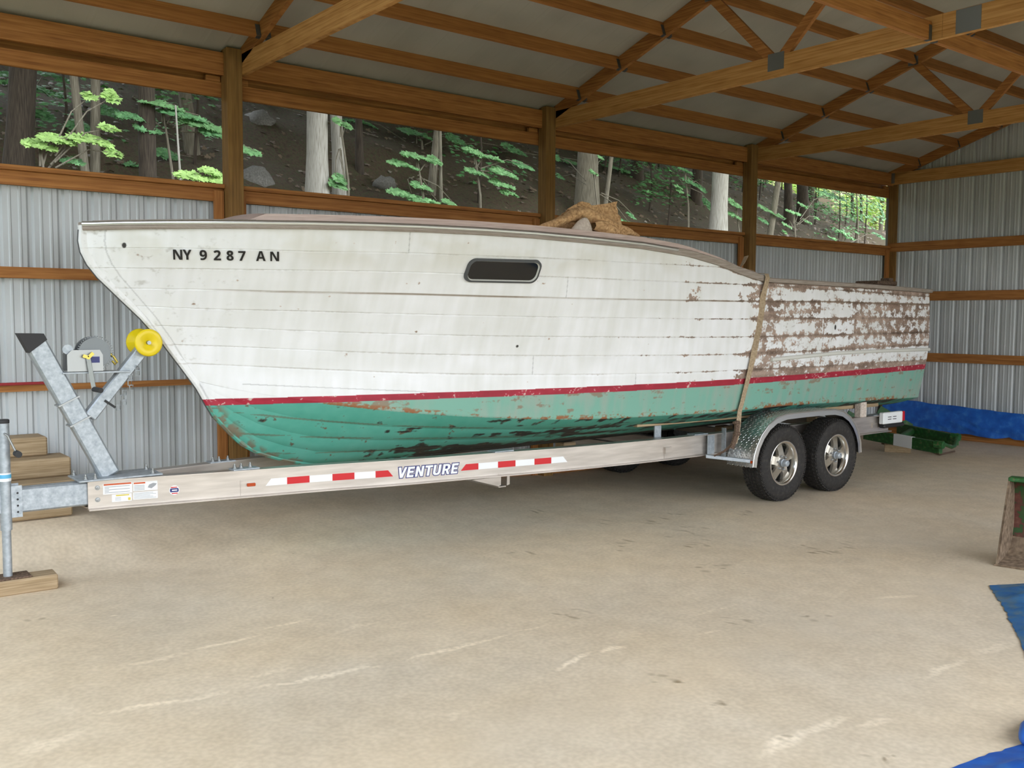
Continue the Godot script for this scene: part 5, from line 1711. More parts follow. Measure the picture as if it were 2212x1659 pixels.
func make_bucket() -> void:
	# front-loader bucket, open side towards the camera's left; only its left end shows
	var t := thing("loader_bucket", "green loader bucket with rusty inside, resting on the floor", "bucket")
	var o := Vector3(7.201, 0.0, 5.141)
	var wd := Vector3(0.20, 0, 0.98).normalized()        # along the cutting edge
	var inn := Vector3(0.98, 0, -0.20).normalized()      # into the bucket
	var prof := [Vector2(0.0, 0.012), Vector2(0.22, 0.03), Vector2(0.36, 0.07), Vector2(0.44, 0.15), Vector2(0.47, 0.27), Vector2(0.46, 0.40), Vector2(0.44, 0.52), Vector2(0.40, 0.615), Vector2(0.36, 0.625)]
	var L := 1.5
	var mb := MB.new()
	var lower := MB.new()
	for i in prof.size() - 1:
		for off in [0.0, 0.012]:
			var a: Vector3 = o + inn * (prof[i].x + off) + Vector3.UP * (prof[i].y)
			var b: Vector3 = o + inn * (prof[i + 1].x + off) + Vector3.UP * (prof[i + 1].y)
			var m: MB = lower if i < 3 else mb
			m.sm(1)
			m.quad(a, b, b + wd * L, a + wd * L)
	part(mb, "shell", M.green_rust, t)
	part(lower, "floor_plate", M.bucket_dirt, t)
	for e in [0.0, L]:
		mb = MB.new()
		var poly := []
		for q in prof: poly.append(o + inn * q.x + Vector3.UP * q.y + wd * e)
		poly.append(o + inn * 0.29 + Vector3.UP * 0.62 + wd * e)
		poly.append(o + inn * 0.13 + Vector3.UP * 0.26 + wd * e)
		for off in [0.0, 0.014]:
			for k in range(1, poly.size() - 1):
				mb.tri(poly[0] + wd * off, poly[k] + wd * off, poly[k + 1] + wd * off)
		for k in poly.size():
			mb.quad(poly[k], poly[(k + 1) % poly.size()], poly[(k + 1) % poly.size()] + wd * 0.014, poly[k] + wd * 0.014)
		part(mb, "end_plate", M.bucket_dirt, t)
	mb = MB.new()
	mb.beam(o + inn * 0.33 + Vector3.UP * 0.615, o + inn * 0.33 + Vector3.UP * 0.615 + wd * L, 0.10, 0.035, Vector3.UP, 0.006)
	part(mb, "top_bar", M.green, t)
	mb = MB.new()
	mb.beam(o + inn * 0.05 + Vector3.UP * 0.008 - wd * 0.01, o + inn * 0.05 + Vector3.UP * 0.008 + wd * (L + 0.01), 0.12, 0.016, Vector3.UP, 0.003)
	part(mb, "cutting_edge", M.bucket_dirt, t)

func cloth(mb: MB, outline: Array, hf: Callable, inner: Vector2, n := 18) -> void:
	# sheet spread from an outline (x, z) to an inner point, height by hf
	var cnt := outline.size()
	for side in 2:
		mb.sm(1 + side)
		for i in cnt - 1:
			for j in n:
				var q := []
				for e in [[i, j], [i + 1, j], [i + 1, j + 1], [i, j + 1]]:
					var p: Vector2 = outline[e[0]].lerp(inner, e[1] / float(n))
					q.append(Vector3(p.x, hf.call(p.x, p.y, e[1] / float(n)) - 0.003 * side, p.y))
				mb.quad(q[0], q[1], q[2], q[3])

func fine_outline(pts: Array, k: int, sd: int) -> Array:
	var r := RandomNumberGenerator.new(); r.seed = sd
	var out := []
	for i in pts.size() - 1:
		for j in k:
			var p: Vector2 = pts[i].lerp(pts[i + 1], j / float(k))
			if j > 0: p += Vector2(r.randf_range(-1, 1), r.randf_range(-1, 1)) * 0.008
			out.append(p)
	out.append(pts[-1])
	return out

func make_tarps() -> void:
	var n := FastNoiseLite.new(); n.seed = 14; n.frequency = 1.0
	# heap at the right, thrown over something beyond the frame
	var pt := func(x: float, y: float) -> Vector2:
		var g := at_y(x, y); return Vector2(g.x, g.z)
	var mb := MB.new()
	var out := fine_outline([pt.call(2480, 1330), pt.call(2330, 1268), pt.call(2212, 1262), pt.call(2137, 1266), pt.call(2152, 1292), pt.call(2168, 1312), pt.call(2180, 1342), pt.call(2196, 1368), pt.call(2214, 1412), pt.call(2250, 1490), pt.call(2330, 1560)], 7, 3)
	cloth(mb, out, func(x: float, z: float, t: float) -> float: return 0.006 + 0.50 * smoothstep(0.0, 0.9, t) * (0.65 + 0.35 * sin(x * 7.0 + z * 3.0)) * 0.55 + 0.07 * absf(n.get_noise_2d(x * 3.5, z * 3.5)) * smoothstep(0.0, 0.12, t) + 0.03 * absf(n.get_noise_2d(x * 11.0, z * 9.0)) * smoothstep(0.0, 0.06, t), Vector2(6.7, 6.9), 26)
	var o := part(mb, "blue_tarp", M.tarp_dusty)
	tag(o, "dusty blue tarpaulin heaped on the floor in front of the bucket", "tarpaulin")
	mb = MB.new()
	out = fine_outline([pt.call(2212, 1600), pt.call(2198, 1588), pt.call(2203, 1576), pt.call(2230, 1560)], 5, 4)
	out = fine_outline([Vector2(5.2, 7.0), pt.call(2240, 1598), pt.call(2150, 1627), pt.call(2060, 1660), pt.call(1900, 1740), pt.call(1860, 1800), Vector2(3.4, 7.4)], 8, 5)
	cloth(mb, out, func(x: float, z: float, t: float) -> float: return 0.006 + 0.05 * smoothstep(0.0, 0.3, t) + 0.05 * absf(n.get_noise_2d(x * 4.0, z * 4.0)) * smoothstep(0.0, 0.15, t), Vector2(4.5, 7.6), 18)
	o = part(mb, "blue_tarp", M.tarp)
	tag(o, "clean bright blue tarpaulin spread flat on the floor", "tarpaulin")
	# loose rolled fold between the two
	mb = MB.new()
	var c := at_y(2222, 1592, 0.03)
	mb.tube([c + Vector3(-0.068, -0.004, 0.022), c + Vector3(-0.06, 0.0, 0.018), c + Vector3(-0.04, 0.006, 0.010), c + Vector3(-0.01, 0.012, 0.0), c + Vector3(0.05, 0.014, -0.018), c + Vector3(0.13, 0.012, -0.03), c + Vector3(0.22, 0.012, -0.035), c + Vector3(0.32, 0.01, -0.03)], [0.006, 0.022, 0.032, 0.036, 0.04, 0.037, 0.04, 0.02], 24)
	o = part(mb, "rolled_tarp", M.tarp)
	tag(o, "rolled end of blue sheeting beside the spread tarpaulin", "tarpaulin")
	# long tarp hanging along the foot of the end wall
	mb = MB.new()
	var nz := 90
	var g := []
	for i in nz + 1:
		var z := lerpf(0.12, 8.2, i / float(nz))
		var col := []
		for j in 13:
			var v := j / 12.0
			var topy := 0.555 - 0.04 * (z - 0.5) + 0.02 * n.get_noise_2d(z * 2.0, 0.0)
			var boty := 0.135 - 0.012 * z + 0.045 * n.get_noise_2d(z * 2.4, 5.0)
			col.append(Vector3(14.235 - 0.02 - 0.07 * sin(v * PI * 0.8) - 0.035 * n.get_noise_2d(z * 3.0, v * 3.0) - 0.02 * n.get_noise_2d(z * 9.0, v * 6.0), lerpf(topy, boty, v), z))
		g.append(col)
	for off in [0.0, 0.004]:
		mb.sm(1 if off == 0.0 else 2)
		for i in nz:
			for j in 12:
				var f := Vector3(off, 0, 0)
				mb.quad(g[i][j] + f, g[i][j + 1] + f, g[i + 1][j + 1] + f, g[i + 1][j] + f)
	o = part(mb, "blue_tarp", M.tarp)
	tag(o, "long blue tarpaulin hung along the foot of the end wall", "tarpaulin")

# ---------------------------------------------------------------- woodland behind the barn
func hill_y(x: float, z: float) -> float:
	# height of the ground: the slope flattens to a saddle past the barn and rises again beyond the clearing
	var back := maxf(0.0, -z - 1.0)
	var steepness := lerpf(1.0, 0.75, smoothstep(15.0, 30.0, x)) * lerpf(1.0, 0.25, smoothstep(33.0, 44.0, x)) + 0.9 * smoothstep(52.0, 80.0, x)
	return 0.12 + (0.66 * back - 0.002 * back * back) * steepness

func leaf_mesh() -> ArrayMesh:
	# lobed, maple-like, folded along the midrib
	var st := SurfaceTool.new()
	st.begin(Mesh.PRIMITIVE_TRIANGLES)
	var ol := [Vector2(0, -0.15), Vector2(0.28, -0.42), Vector2(0.34, -0.2), Vector2(0.85, -0.12), Vector2(0.62, 0.1), Vector2(0.72, 0.5), Vector2(0.34, 0.36), Vector2(0.26, 0.62), Vector2(0, 1.0)]
	for s in [1.0, -1.0]:
		for i in ol.size() - 1:
			for q in ([Vector2(0, 0.15), ol[i], ol[i + 1]] if s > 0 else [Vector2(0, 0.15), ol[i + 1], ol[i]]):
				st.set_color(Color.WHITE)
				st.add_vertex(Vector3(q.x * s, -0.16 * absf(q.x) - 0.08 * q.y * q.y, q.y))
	st.generate_normals()
	return st.commit()

func foliage(parent: Node, called: String, xfs: Array, cols: Array, mesh: Mesh) -> void:
	var mm := MultiMesh.new()
	mm.transform_format = MultiMesh.TRANSFORM_3D
	mm.use_colors = true
	mm.mesh = mesh
	mm.instance_count = xfs.size()
	for i in xfs.size():
		mm.set_instance_transform(i, xfs[i])
		mm.set_instance_color(i, cols[i])
	var o := MultiMeshInstance3D.new()
	o.multimesh = mm
	o.material_override = M.leaf
	o.name = called
	parent.add_child(o, true)
	o.set_meta("kind", "stuff")

func leaf_at(p: Vector3, s: float, tilt: float) -> Transform3D:
	var b := Basis(Vector3.UP, rng.randf() * TAU) * Basis(Vector3.RIGHT, rng.randf_range(-0.5, 0.5))
	b = Basis(Vector3.RIGHT, tilt + rng.randf_range(-0.25, 0.25)) * b
	return Transform3D(b.scaled(Vector3.ONE * s * rng.randf_range(0.7, 1.2)), p)

func make_woods() -> void:
	rng.seed = 77
	# hillside
	var mb := MB.new()
	var n := FastNoiseLite.new(); n.seed = 3; n.frequency = 0.35
	var nx := 150
	var nz := 80
	var g := []
	for i in nx + 1:
		var col := []
		for j in nz + 1:
			var x := lerpf(-22.0, 96.0, i / float(nx))
			var t := j / float(nz)
			var z := -0.25 - 44.0 * t * (0.3 + 0.7 * t)
			col.append(Vector3(x, hill_y(x, z) + n.get_noise_2d(x, z) * 0.35 * smoothstep(0.0, 0.06, t) + n.get_noise_2d(x * 4.0, z * 4.0) * 0.10 * smoothstep(0.0, 0.06, t) - (0.25 if j == 0 else 0.0), z))
		g.append(col)
	mb.sm(1)
	for i in nx:
		for j in nz:
			mb.quad(g[i][j], g[i][j + 1], g[i + 1][j + 1], g[i + 1][j])
	var hill := part(mb, "hillside", M.litter)
	hill.set_meta("kind", "structure")
	# litter on the slope: fallen leaves and twigs nobody could count
	var lm := leaf_mesh()
	var xl := []
	var cl := []
	for k in 9000:
		var x := rng.randf_range(-2.0, 34.0)
		var z := -1.6 - 16.0 * pow(rng.randf(), 0.8)
		var p := Vector3(x, hill_y(x, z) + n.get_noise_2d(x, z) * 0.35 + n.get_noise_2d(x * 4.0, z * 4.0) * 0.10 + 0.03, z)
		xl.append(leaf_at(p, 0.075, 0.5))
		# beech, oak, maple and bleached leaves, mixed at random
		cl.append([Color(0.17, 0.12, 0.08), Color(0.21, 0.15, 0.10), Color(0.19, 0.14, 0.11), Color(0.30, 0.26, 0.22)][[0, 0, 0, 1, 1, 1, 2, 2, 2, 3][rng.randi() % 10]])
	var lit := Node3D.new(); lit.name = "leaf_litter"; add_child(lit, true)
	tag(lit, "fallen brown leaves covering the slope behind the barn", "leaf litter")
	lit.set_meta("kind", "stuff")
	foliage(lit, "fallen_leaves", xl, cl, lm)
	# rocks on the slope
	for q in [[545, 295, -7.0, 0.42], [830, 395, -7.5, 0.22], [560, 238, -9.5, 0.3], [810, 400, -6.5, 0.18], [1250, 470, -6.0, 0.15], [60, 372, -4.5, 0.12]]:
		var p := at_z(q[0], q[1], q[2])
		p.y = hill_y(p.x, p.z)
		var mr := MB.new()
		mr.sm(1)
		for i in 12:
			for j in 7:
				var c := []
				for e in [[i, j], [(i + 1) % 12, j], [(i + 1) % 12, j + 1], [i, j + 1]]:
					var th: float = TAU * e[0] / 12.0
					var ph: float = PI * (e[1] / 7.0 - 0.5)
					var d := Vector3(cos(th) * cos(ph), sin(ph) * 0.7, sin(th) * cos(ph))
					c.append(p + d * q[3] * (1.0 + 0.5 * n.get_noise_3d(d.x * 3 + p.x, d.y * 3, d.z * 3)))
				mr.quad(c[0], c[1], c[2], c[3])
		var ro := part(mr, "rock", M.rock)
		tag(ro, "grey rock lying in the leaf litter of the slope", "rock", "rocks on the slope")
	# trunks: [px at sill, px at header, width px, z, bark, height, label]
	var tr := [
		[686, 684, 43, -6.0, "bark_pale", 15.0, "thick pale tree trunk, widest between the bow post and the canvas", "trees behind the barn"],
		[733, 727, 24, -6.6, "bark_pale", 13.0, "slimmer pale tree trunk right beside the thick pale one", "trees behind the barn"],
		[1552, 1556, 34, -6.0, "bark_pale", 15.0, "pale rough tree trunk just before the post behind the strap", "trees behind the barn"],
		[1268, 1270, 42, -7.0, "bark_grey", 15.0, "grey tree trunk rising behind the crumpled canvas", "trees behind the barn"],
		[320, 316, 34, -5.0, "bark_dark", 14.0, "dark tree trunk between the bow post and the forked tree", "trees behind the barn"],
		[206, 207, 19, -5.4, "bark_grey", 11.0, "slender grey trunk with a leaning twin beside it", "trees behind the barn"],
		[184, 158, 17, -5.2, "bark_grey", 10.0, "slender grey trunk leaning away from its upright twin", "trees behind the barn"],
		[424, 400, 24, -8.0, "bark_grey", 14.0, "grey-brown trunk behind the green leaves left of the bow post", "trees behind the barn"],
		[40, 50, 52, -6.0, "bark_dark", 13.0, "broad dark trunk at the open end of the barn", "trees behind the barn"],
		[778, 775, 14, -8.0, "bark_dark", 13.0, "thin dark trunk beyond the two pale ones", "dark trunks in the wood"],
		[800, 797, 12, -11.0, "bark_dark", 14.0, "thinnest dark trunk beyond the two pale ones", "dark trunks in the wood"],
		[930, 944, 14, -7.5, "bark_grey", 12.0, "thin grey trunk leaning among the green sapling leaves", "trees behind the barn"],
		[953, 951, 7, -6.2, "bark_grey", 9.0, "whip-thin sapling stem among the green leaves", "sapling stems"],
		[1304, 1322, 9, -6.4, "bark_grey", 9.0, "thin pale stem leaning beside the grey trunk", "sapling stems"],
		[1380, 1376, 20, -10.0, "bark_dark", 14.0, "thin dark trunk deep in the wood", "dark trunks in the wood"],
		[1408, 1400, 26, -12.0, "bark_dark", 15.0, "thin dark trunk deep in the wood", "dark trunks in the wood"],
		[1502, 1506, 20, -9.0, "bark_dark", 14.0, "dark trunk just before the rough pale trunk", "dark trunks in the wood"],
		[1664, 1682, 13, -6.0, "bark_grey", 10.0, "slim grey stem leaning beyond the post behind the strap", "sapling stems"],
		[1704, 1702, 16, -10.0, "bark_dark", 15.0, "dark trunk beyond the slim leaning stem past the strap post", "dark trunks in the wood"],
		[1735, 1733, 22, -11.0, "bark_dark", 15.0, "thick dark trunk halfway between strap post and corner post", "dark trunks in the wood"],
		[1755, 1752, 12, -14.0, "bark_dark", 15.0, "slim dark trunk behind the bare-branched sapling by the corner post", "dark trunks in the wood"],
		[1842, 1841, 6, -14.0, "bark_dark", 15.0, "thin dark trunk against the bright clearing", "dark trunks in the wood"],
		[1862, 1860, 5, -14.0, "bark_dark", 15.0, "thin dark trunk against the bright clearing", "dark trunks in the wood"],
		[390, 377, 7, -4.2, "bark_pale", 4.55, "short dead whitish stick standing behind the sill", "sapling stems"],
	]
	var crowns := []
	for q in tr:
		var ys: float = 355.0 + 0.0902 * q[0]
		var yh: float = 138.0 + 0.149 * q[0]
		var a := at_z(q[0], ys, q[3])
		var b := at_z(q[1], yh, q[3])
		var r: float = q[2] / FOC * (-(cam_basis.inverse() * (a - EYE)).z) / 2.0
		var dir := (b - a) / (b.y - a.y)
		var base := hill_y(a.x, a.z) - 0.15
		var t := thing("tree" if q[5] > 5 else "dead_stick", q[6], "tree" if q[5] > 5 else "stick", q[7])
		var pts := []
		var rad := []
		var top: float = base + q[5] if q[5] > 5 else q[5]
		for k in 13:
			var y := lerpf(base, top, k / 12.0)
			var p := a + dir * (y - a.y)
			if q[5] > 5: p.x += 0.05 * sin(y * 1.3 + q[0]) * smoothstep(0.0, 3.0, absf(y - a.y - 0.5))
			pts.append(p)
			rad.append(r * (1.12 - 0.55 * k / 12.0 + (0.35 if k == 0 else 0.0)) if q[5] > 5 else r * (1.1 - 0.6 * k / 12.0))
		var mt := MB.new()
		mt.tube(pts, rad, 14)
		part(mt, "trunk", M[q[4]], t)
		if q[5] > 5:
			# crown high above, which shades the slope
			var xf := []
			var cc := []
			var tp: Vector3 = pts[12]
			var cr: float = clampf(r * 20.0, 3.0, 5.0)
			for k in 2200:
				var d := Vector3(rng.randfn(), rng.randfn() * 0.75, rng.randfn()).limit_length(1.7)
				var p := tp + d * cr * 0.75 + Vector3(0, -1.0, 0)
				if k % 2 == 1:   # unseen lower boughs, added to block sky light coming over the barn roof
					p = Vector3(tp.x + d.x * 2.2, 7.6 + 0.35 * (-tp.z - 4.0) + d.y * 1.3, tp.z + 1.2 + d.z * 2.0)
				if p.y < 2.5 + 0.24 * (8.4 - p.z) or p.y < hill_y(p.x, p.z) + 2.4 or (p.z > -1.2 and p.y < 7.0): continue
				xf.append(leaf_at(p, 0.60 if k % 2 == 0 else 0.40, 0.2))
				cc.append(Color(0.12, 0.27, 0.08).lerp(Color(0.2, 0.4, 0.1), rng.randf()))
			foliage(t, "crown", xf, cc, lm)
			for k in 4:
				var mbk := MB.new()
				var s: Vector3 = pts[7 + k]
				var an := rng.randf() * TAU
				mbk.tube([s, s + Vector3(cos(an) * 0.8, 0.7, sin(an) * 0.8), s + Vector3(cos(an) * 1.7, 1.5, sin(an) * 1.7)], [r * 0.35, r * 0.24, r * 0.1], 7)
				part(mbk, "limb", M[q[4]], t)
	# sapling sprays: flat layers of leaves; [px, py, half w px, half h px, z, tone, leaves]
	var G1 := Color(0.42, 0.62, 0.18); var G2 := Color(0.16, 0.38, 0.16); var G3 := Color(0.12, 0.30, 0.12); var G4 := Color(0.24, 0.48, 0.2)  # sunlight is put into the bright first leaf colour
	var sap := [
		["sapling branches behind the winch end of the wall, sunlight put into their yellow-green leaf colour", [[85, 310, 48, 15, -3.4, G1, 46], [120, 296, 50, 16, -3.4, G1, 46], [195, 298, 60, 18, -3.5, G1, 46], [235, 275, 28, 12, -3.5, G1, 16], [190, 205, 18, 12, -3.5, G1, 12], [240, 205, 22, 22, -3.5, G1, 16], [245, 330, 22, 14, -3.5, G1, 12], [160, 345, 30, 12, -3.6, G2, 14]]],
		["mid green sapling spray left of the post behind the bow", [[350, 222, 70, 16, -5.0, G4, 90], [400, 245, 80, 18, -5.0, G2, 110], [290, 250, 55, 14, -5.0, G2, 60], [320, 275, 40, 14, -5.0, G2, 45], [430, 262, 70, 22, -5.0, G4, 90], [540, 325, 38, 14, -5.0, G4, 36], [460, 285, 40, 14, -5.0, G2, 40]]],
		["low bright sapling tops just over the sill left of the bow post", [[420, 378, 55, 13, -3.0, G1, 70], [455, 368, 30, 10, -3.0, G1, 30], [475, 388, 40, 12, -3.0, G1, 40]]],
		["dark green leaf spray near the open end of the barn", [[50, 180, 90, 14, -8.0, G2, 120], [95, 195, 60, 12, -8.0, G2, 60], [20, 160, 60, 14, -8.0, G3, 60], [110, 160, 50, 10, -9.0, G3, 40], [90, 245, 35, 22, -8.0, G3, 45], [170, 270, 30, 18, -7.0, G3, 40]]],
		["leafy sapling in two layers beyond the slim pale trunk", [[900, 335, 60, 13, -6.0, G4, 90], [870, 352, 55, 13, -6.0, G4, 90], [940, 345, 25, 14, -6.0, G4, 40], [910, 400, 40, 14, -6.0, G4, 60], [870, 415, 55, 14, -6.0, G4, 90], [920, 430, 70, 14, -6.0, G4, 90], [970, 436, 25, 9, -6.0, G4, 30]]],
		["leafy sapling in drooping layers left of the canvas post", [[1025, 325, 45, 13, -6.0, G4, 80], [1060, 338, 50, 10, -6.0, G4, 60], [1030, 370, 45, 12, -6.0, G4, 70], [1090, 370, 55, 18, -6.0, G4, 110], [1085, 395, 50, 14, -6.0, G4, 90], [1100, 415, 35, 10, -6.0, G4, 45], [1130, 355, 40, 14, -6.4, G2, 60]]],
		["small green sprigs beside the slim pale trunk", [[735, 262, 24, 12, -5.8, G4, 22], [752, 272, 12, 9, -5.8, G4, 10], [735, 385, 24, 16, -5.8, G4, 30], [742, 402, 20, 10, -5.8, G4, 18], [720, 395, 14, 12, -5.8, G4, 12]]],
		["small green sprig in front of the grey trunk behind the canvas", [[1282, 371, 20, 8, -6.0, G4, 14], [1298, 340, 12, 5, -6.0, G4, 8], [1210, 380, 18, 10, -7.5, G2, 16], [1205, 340, 14, 12, -7.5, G2, 14], [1365, 465, 16, 10, -6.0, G2, 12], [1352, 478, 20, 6, -6.0, G2, 10]]],
		["green sapling leaves left of the rough pale trunk", [[1480, 366, 30, 9, -6.4, G2, 30], [1492, 392, 34, 14, -6.4, G2, 44], [1515, 405, 24, 14, -6.4, G2, 30], [1464, 402, 16, 6, -6.4, G4, 12], [1470, 412, 14, 5, -6.4, G4, 10], [1530, 440, 26, 24, -8.0, G3, 50]]],
		["green sapling clump around the post behind the strap", [[1590, 440, 32, 16, -6.0, G4, 60], [1590, 465, 36, 14, -6.0, G4, 60], [1655, 450, 34, 14, -6.0, G4, 60], [1680, 462, 34, 12, -6.0, G4, 50], [1650, 475, 24, 10, -6.0, G2, 30]]],
		["bare-branched sapling with bluish leaves by the corner post", [[1715, 458, 34, 7, -4.5, G4, 26], [1735, 442, 22, 8, -4.5, G4, 20], [1700, 486, 20, 7, -4.5, G4, 14], [1745, 478, 18, 6, -4.5, G4, 12], [1765, 471, 12, 5, -4.5, G4, 8], [1780, 418, 40, 12, -5.0, G4, 36], [1695, 500, 8, 5, -4.5, G4, 5]]],
		["low sapling over the sill near the corner post", [[1820, 500, 30, 8, -4.0, G4, 30], [1835, 512, 24, 6, -4.0, G4, 20], [1800, 514, 20, 5, -4.0, G4, 16], [1900, 508, 28, 12, -4.5, G2, 30]]],
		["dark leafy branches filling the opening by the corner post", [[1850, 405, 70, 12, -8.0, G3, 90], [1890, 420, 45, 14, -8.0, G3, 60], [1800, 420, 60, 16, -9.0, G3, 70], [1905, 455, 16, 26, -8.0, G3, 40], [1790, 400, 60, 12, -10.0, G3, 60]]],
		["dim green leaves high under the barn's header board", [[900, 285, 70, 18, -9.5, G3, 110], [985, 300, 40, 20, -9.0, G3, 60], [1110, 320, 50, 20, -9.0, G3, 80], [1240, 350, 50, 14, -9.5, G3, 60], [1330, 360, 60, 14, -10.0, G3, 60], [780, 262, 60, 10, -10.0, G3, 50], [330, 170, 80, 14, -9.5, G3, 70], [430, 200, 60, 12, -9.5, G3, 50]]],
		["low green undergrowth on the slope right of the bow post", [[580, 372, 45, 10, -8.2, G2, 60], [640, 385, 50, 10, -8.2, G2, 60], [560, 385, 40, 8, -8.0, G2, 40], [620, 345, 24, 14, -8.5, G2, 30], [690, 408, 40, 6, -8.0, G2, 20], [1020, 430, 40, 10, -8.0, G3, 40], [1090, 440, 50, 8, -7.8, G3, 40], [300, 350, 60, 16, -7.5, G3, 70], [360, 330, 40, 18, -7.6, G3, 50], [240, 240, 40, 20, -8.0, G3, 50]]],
	]
	for q in sap:
		var t := thing("sapling", q[0], "sapling", "saplings behind the barn")
		var xf := []
		var cc := []
		var first := Vector3.ZERO
		for s in q[1]:
			var c := at_z(s[0], s[1], s[4])
			var dist := -(cam_basis.inverse() * (c - EYE)).z
			var mpp: float = dist / FOC
			if first == Vector3.ZERO: first = c
			var hw: float = s[2] * mpp
			var hh: float = s[3] * mpp
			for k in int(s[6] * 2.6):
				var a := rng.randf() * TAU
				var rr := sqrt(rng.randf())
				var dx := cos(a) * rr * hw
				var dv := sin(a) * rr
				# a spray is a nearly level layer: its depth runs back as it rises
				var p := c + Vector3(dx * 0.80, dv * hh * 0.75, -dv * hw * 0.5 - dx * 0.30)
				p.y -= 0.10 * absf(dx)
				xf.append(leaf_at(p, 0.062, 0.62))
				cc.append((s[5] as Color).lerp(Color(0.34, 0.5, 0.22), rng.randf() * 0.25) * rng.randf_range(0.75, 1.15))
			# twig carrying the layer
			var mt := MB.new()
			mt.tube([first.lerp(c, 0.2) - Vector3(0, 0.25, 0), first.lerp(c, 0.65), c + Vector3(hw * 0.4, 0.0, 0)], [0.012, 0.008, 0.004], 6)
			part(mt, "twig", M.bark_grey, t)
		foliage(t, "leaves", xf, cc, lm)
		var ms := MB.new()
		var foot := Vector3(first.x + 0.15, hill_y(first.x, first.z) - 0.1, first.z)
		ms.tube([foot, foot.lerp(first, 0.5) + Vector3(0.06, 0, 0), first], [0.03, 0.022, 0.012], 8)
		part(ms, "stem", M.bark_grey, t)
	# tall trees added beyond the frame and up the slope to shade the wood
	for k in 22:
		var x := rng.randf_range(-17.0, -1.5) if k < 9 else rng.randf_range(6.0, 40.0)
		var z := rng.randf_range(-14.0, -2.5) if k < 9 else rng.randf_range(-24.0, -15.0)
		var base := Vector3(x, hill_y(x, z) - 0.2, z)
		var t := thing("tall_tree", "tall dark-trunked tree up the slope, added for its canopy shade", "tree", "tall trees of the slope")
		var ms := MB.new()
		ms.tube([base, base + Vector3(0.2, 6.0, 0), base + Vector3(0.1, 14.0, 0)], [0.24, 0.18, 0.06], 10)
		part(ms, "trunk", M.bark_dark, t)
		var xf := []
		var cc := []
		for m in 900:
			var d := Vector3(rng.randfn(), rng.randfn(), rng.randfn()).limit_length(1.8)
			var q := base + Vector3(d.x * 3.2, 10.0 + d.y * 2.6, d.z * 3.2)
			if q.z > -1.2 and q.y < 7.5: continue
			if q.y < 2.5 + 0.24 * (8.4 - q.z): continue
			xf.append(leaf_at(q, 0.6, 0.2))
			cc.append(Color(0.12, 0.27, 0.08).lerp(Color(0.2, 0.4, 0.1), rng.randf()))
		foliage(t, "crown", xf, cc, lm)
	# unseen leafy trees added beyond the open gable end to block low sky light
	for k in 13:
		var p := Vector3(-11.0 - 4.0 * (k % 2) + rng.randf_range(-1, 1), -0.1, -7.0 + 2.0 * k)
		var t := thing("added_edge_tree", "unseen leafy green tree added past the open gable end to block low light", "tree", "added trees beyond the open gable end")
		var ms := MB.new()
		ms.tube([p, p + Vector3(0.1, 2.4, 0), p + Vector3(0, 5.2, 0)], [0.14, 0.1, 0.04], 10)
		part(ms, "trunk", M.bark_grey, t)
		var xf := []
		var cc := []
		for m in 900:
			var d := Vector3(rng.randfn(), rng.randfn(), rng.randfn()).limit_length(1.8)
			var q := p + Vector3(d.x * 1.3, 3.4 + d.y * 1.8, d.z * 1.3)
			if q.y < 0.1: continue
			xf.append(leaf_at(q, 0.34, 0.3))
			cc.append(Color(0.14, 0.28, 0.07).lerp(Color(0.3, 0.42, 0.12), rng.randf()))
		foliage(t, "crown", xf, cc, lm)
	# dim understorey deeper in the wood
	for k in 46:
		var x := rng.randf_range(1.0, 36.0)
		var z := rng.randf_range(-16.0, -7.0) if x < 20 else rng.randf_range(-18.0, -8.0)
		var base := Vector3(x, hill_y(x, z), z)
		var t := thing("understorey_sapling", "dim green sapling standing deep in the wood", "sapling", "dim saplings deep in the wood")
		var ms := MB.new()
		var hgt := rng.randf_range(0.9, 3.0)
		ms.tube([base - Vector3(0, 0.1, 0), base + Vector3(0.08, hgt * 0.5, 0), base + Vector3(0.02, hgt, 0)], [0.03, 0.022, 0.01], 6)
		part(ms, "stem", M.bark_dark, t)
		var xf := []
		var cc := []
		var tone := Color(0.10, 0.26, 0.09).lerp(Color(0.16, 0.34, 0.13), rng.randf())
		for l in 4:
			var c := base + Vector3(rng.randf_range(-0.5, 0.5), hgt * (0.35 + 0.2 * l), rng.randf_range(-0.4, 0.4))
			for m in 60:
				var a := rng.randf() * TAU
				var rr := sqrt(rng.randf()) * 0.75
				xf.append(leaf_at(c + Vector3(cos(a) * rr, rng.randfn() * 0.07 - rr * 0.12, sin(a) * rr), 0.075, 0.4))
				cc.append(tone * rng.randf_range(0.8, 1.3))
		foliage(t, "leaves", xf, cc, lm)
	# trees in the far clearing, with sunlight put into their leaf colour
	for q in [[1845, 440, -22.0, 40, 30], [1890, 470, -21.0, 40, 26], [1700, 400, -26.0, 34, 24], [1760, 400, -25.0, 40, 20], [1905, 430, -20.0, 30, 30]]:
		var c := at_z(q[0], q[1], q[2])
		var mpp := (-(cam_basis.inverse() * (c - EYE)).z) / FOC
		var t := thing("clearing_tree", "tree in the clearing beyond the slope, sunlight put into its yellow-green leaf colour", "tree", "trees in the clearing")
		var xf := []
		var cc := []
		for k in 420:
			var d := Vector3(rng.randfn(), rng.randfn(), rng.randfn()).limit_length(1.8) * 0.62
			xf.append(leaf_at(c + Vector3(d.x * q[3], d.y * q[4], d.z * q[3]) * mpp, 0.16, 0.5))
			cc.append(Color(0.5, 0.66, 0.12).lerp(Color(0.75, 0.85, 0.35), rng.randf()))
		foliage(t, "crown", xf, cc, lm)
		var ms := MB.new()
		ms.tube([Vector3(c.x, hill_y(c.x, c.z) - 0.3, c.z), c], [0.2, 0.1], 8)
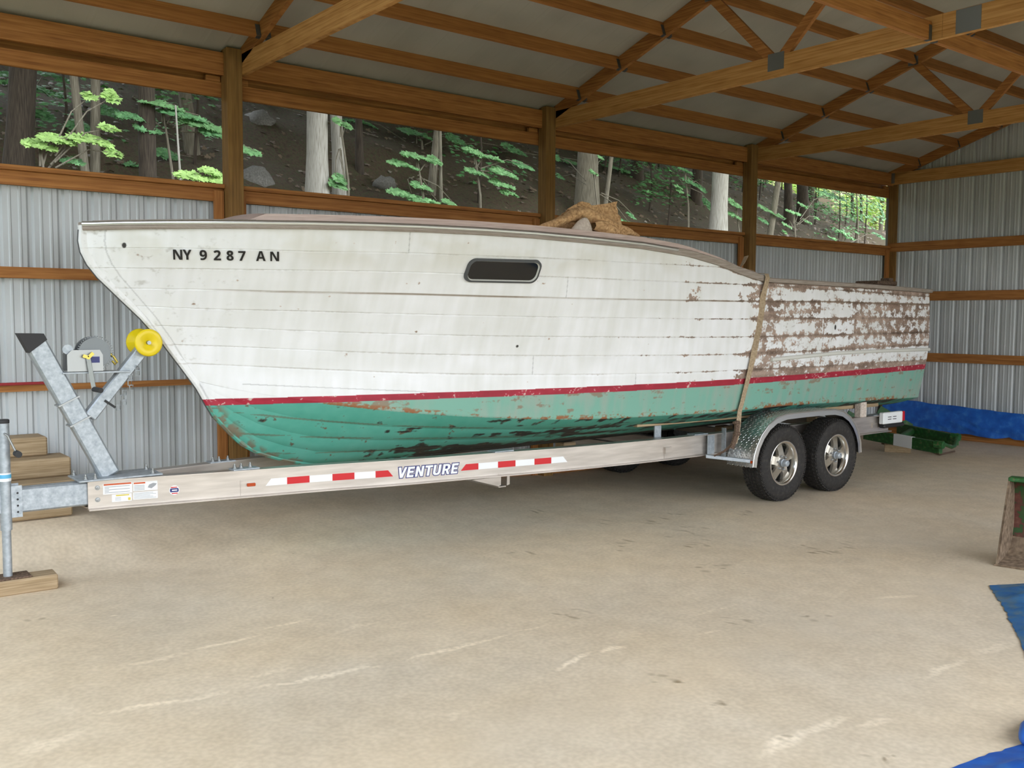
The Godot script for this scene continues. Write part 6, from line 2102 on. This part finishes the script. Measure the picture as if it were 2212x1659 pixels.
		part(ms, "trunk", M.bark_grey, t)

func make_ground() -> void:
	# yard round the barn: in front, beyond the open gable end and past the closed one
	var mb := MB.new()
	mb.box(Vector3(7.0, -0.16, 34.5), Vector3(120.0, 0.2, 50.2))
	mb.box(Vector3(-27.0, -0.16, 4.6), Vector3(52.4, 0.2, 9.8))
	mb.box(Vector3(40.6, -0.16, 4.6), Vector3(52.4, 0.2, 9.8))
	var o := part(mb, "ground", M.grass)
	o.set_meta("kind", "structure")

# ----------------------------------------------------------------
func _ready() -> void:
	# camera solved from the wall's vanishing points, 3.66 m bays and 229 mm panel ribs
	var yaw := deg_to_rad(38.44379)
	var pitch := deg_to_rad(-3.97877)
	var roll := deg_to_rad(0.28186)
	var f := Vector3(sin(yaw) * cos(pitch), sin(pitch), -cos(yaw) * cos(pitch))
	var r := Vector3(cos(yaw), 0, sin(yaw))
	var u := r.cross(f)
	var r2 := r * cos(roll) + u * sin(roll)
	var u2 := u * cos(roll) - r * sin(roll)
	cam_basis = Basis(r2, u2, -f)
	var cam := Camera3D.new()
	cam.name = "camera"
	cam.fov = rad_to_deg(2.0 * atan(H / 2 / FOC))
	cam.near = 0.05
	cam.far = 300.0
	cam.transform = Transform3D(cam_basis, EYE)
	add_child(cam)
	cam.current = true
	# bright hazy sky, light coming in through the open front and the open gable end
	var env := Environment.new()
	env.background_mode = Environment.BG_SKY
	var sky := Sky.new()
	var sm := ProceduralSkyMaterial.new()
	sm.sky_top_color = c8(214, 224, 236)
	sm.sky_horizon_color = c8(242, 244, 244)
	sm.sky_curve = 0.2
	sm.ground_bottom_color = c8(120, 116, 100)
	sm.ground_horizon_color = c8(190, 190, 180)
	sm.sun_angle_max = 1.0
	sm.sky_energy_multiplier = 1.0
	sky.sky_material = sm
	env.sky = sky
	env.tonemap_mode = Environment.TONE_MAPPER_LINEAR
	env.tonemap_exposure = 6.0
	env.ambient_light_source = Environment.AMBIENT_SOURCE_SKY
	env.sdfgi_enabled = true
	env.ssao_enabled = true
	env.ssil_enabled = true
	var we := WorldEnvironment.new()
	we.name = "environment"
	we.environment = env
	add_child(we)
	var sun := DirectionalLight3D.new()
	sun.name = "sun"
	sun.light_energy = 0.08
	sun.light_color = Color(1.0, 0.95, 0.86)
	sun.light_angular_distance = 3.0
	sun.shadow_enabled = true
	sun.rotation_degrees = Vector3(-62, 25, 0)
	add_child(sun)

	make_materials()
	make_ground()
	make_floor()
	make_back_wall()
	make_right_wall()
	make_front()
	make_roof()
	make_posts_and_trusses()
	make_boat()
	make_trailer()
	make_strap()
	make_canvas()
	make_timbers()
	make_implement()
	make_bucket()
	make_tarps()
	make_woods()
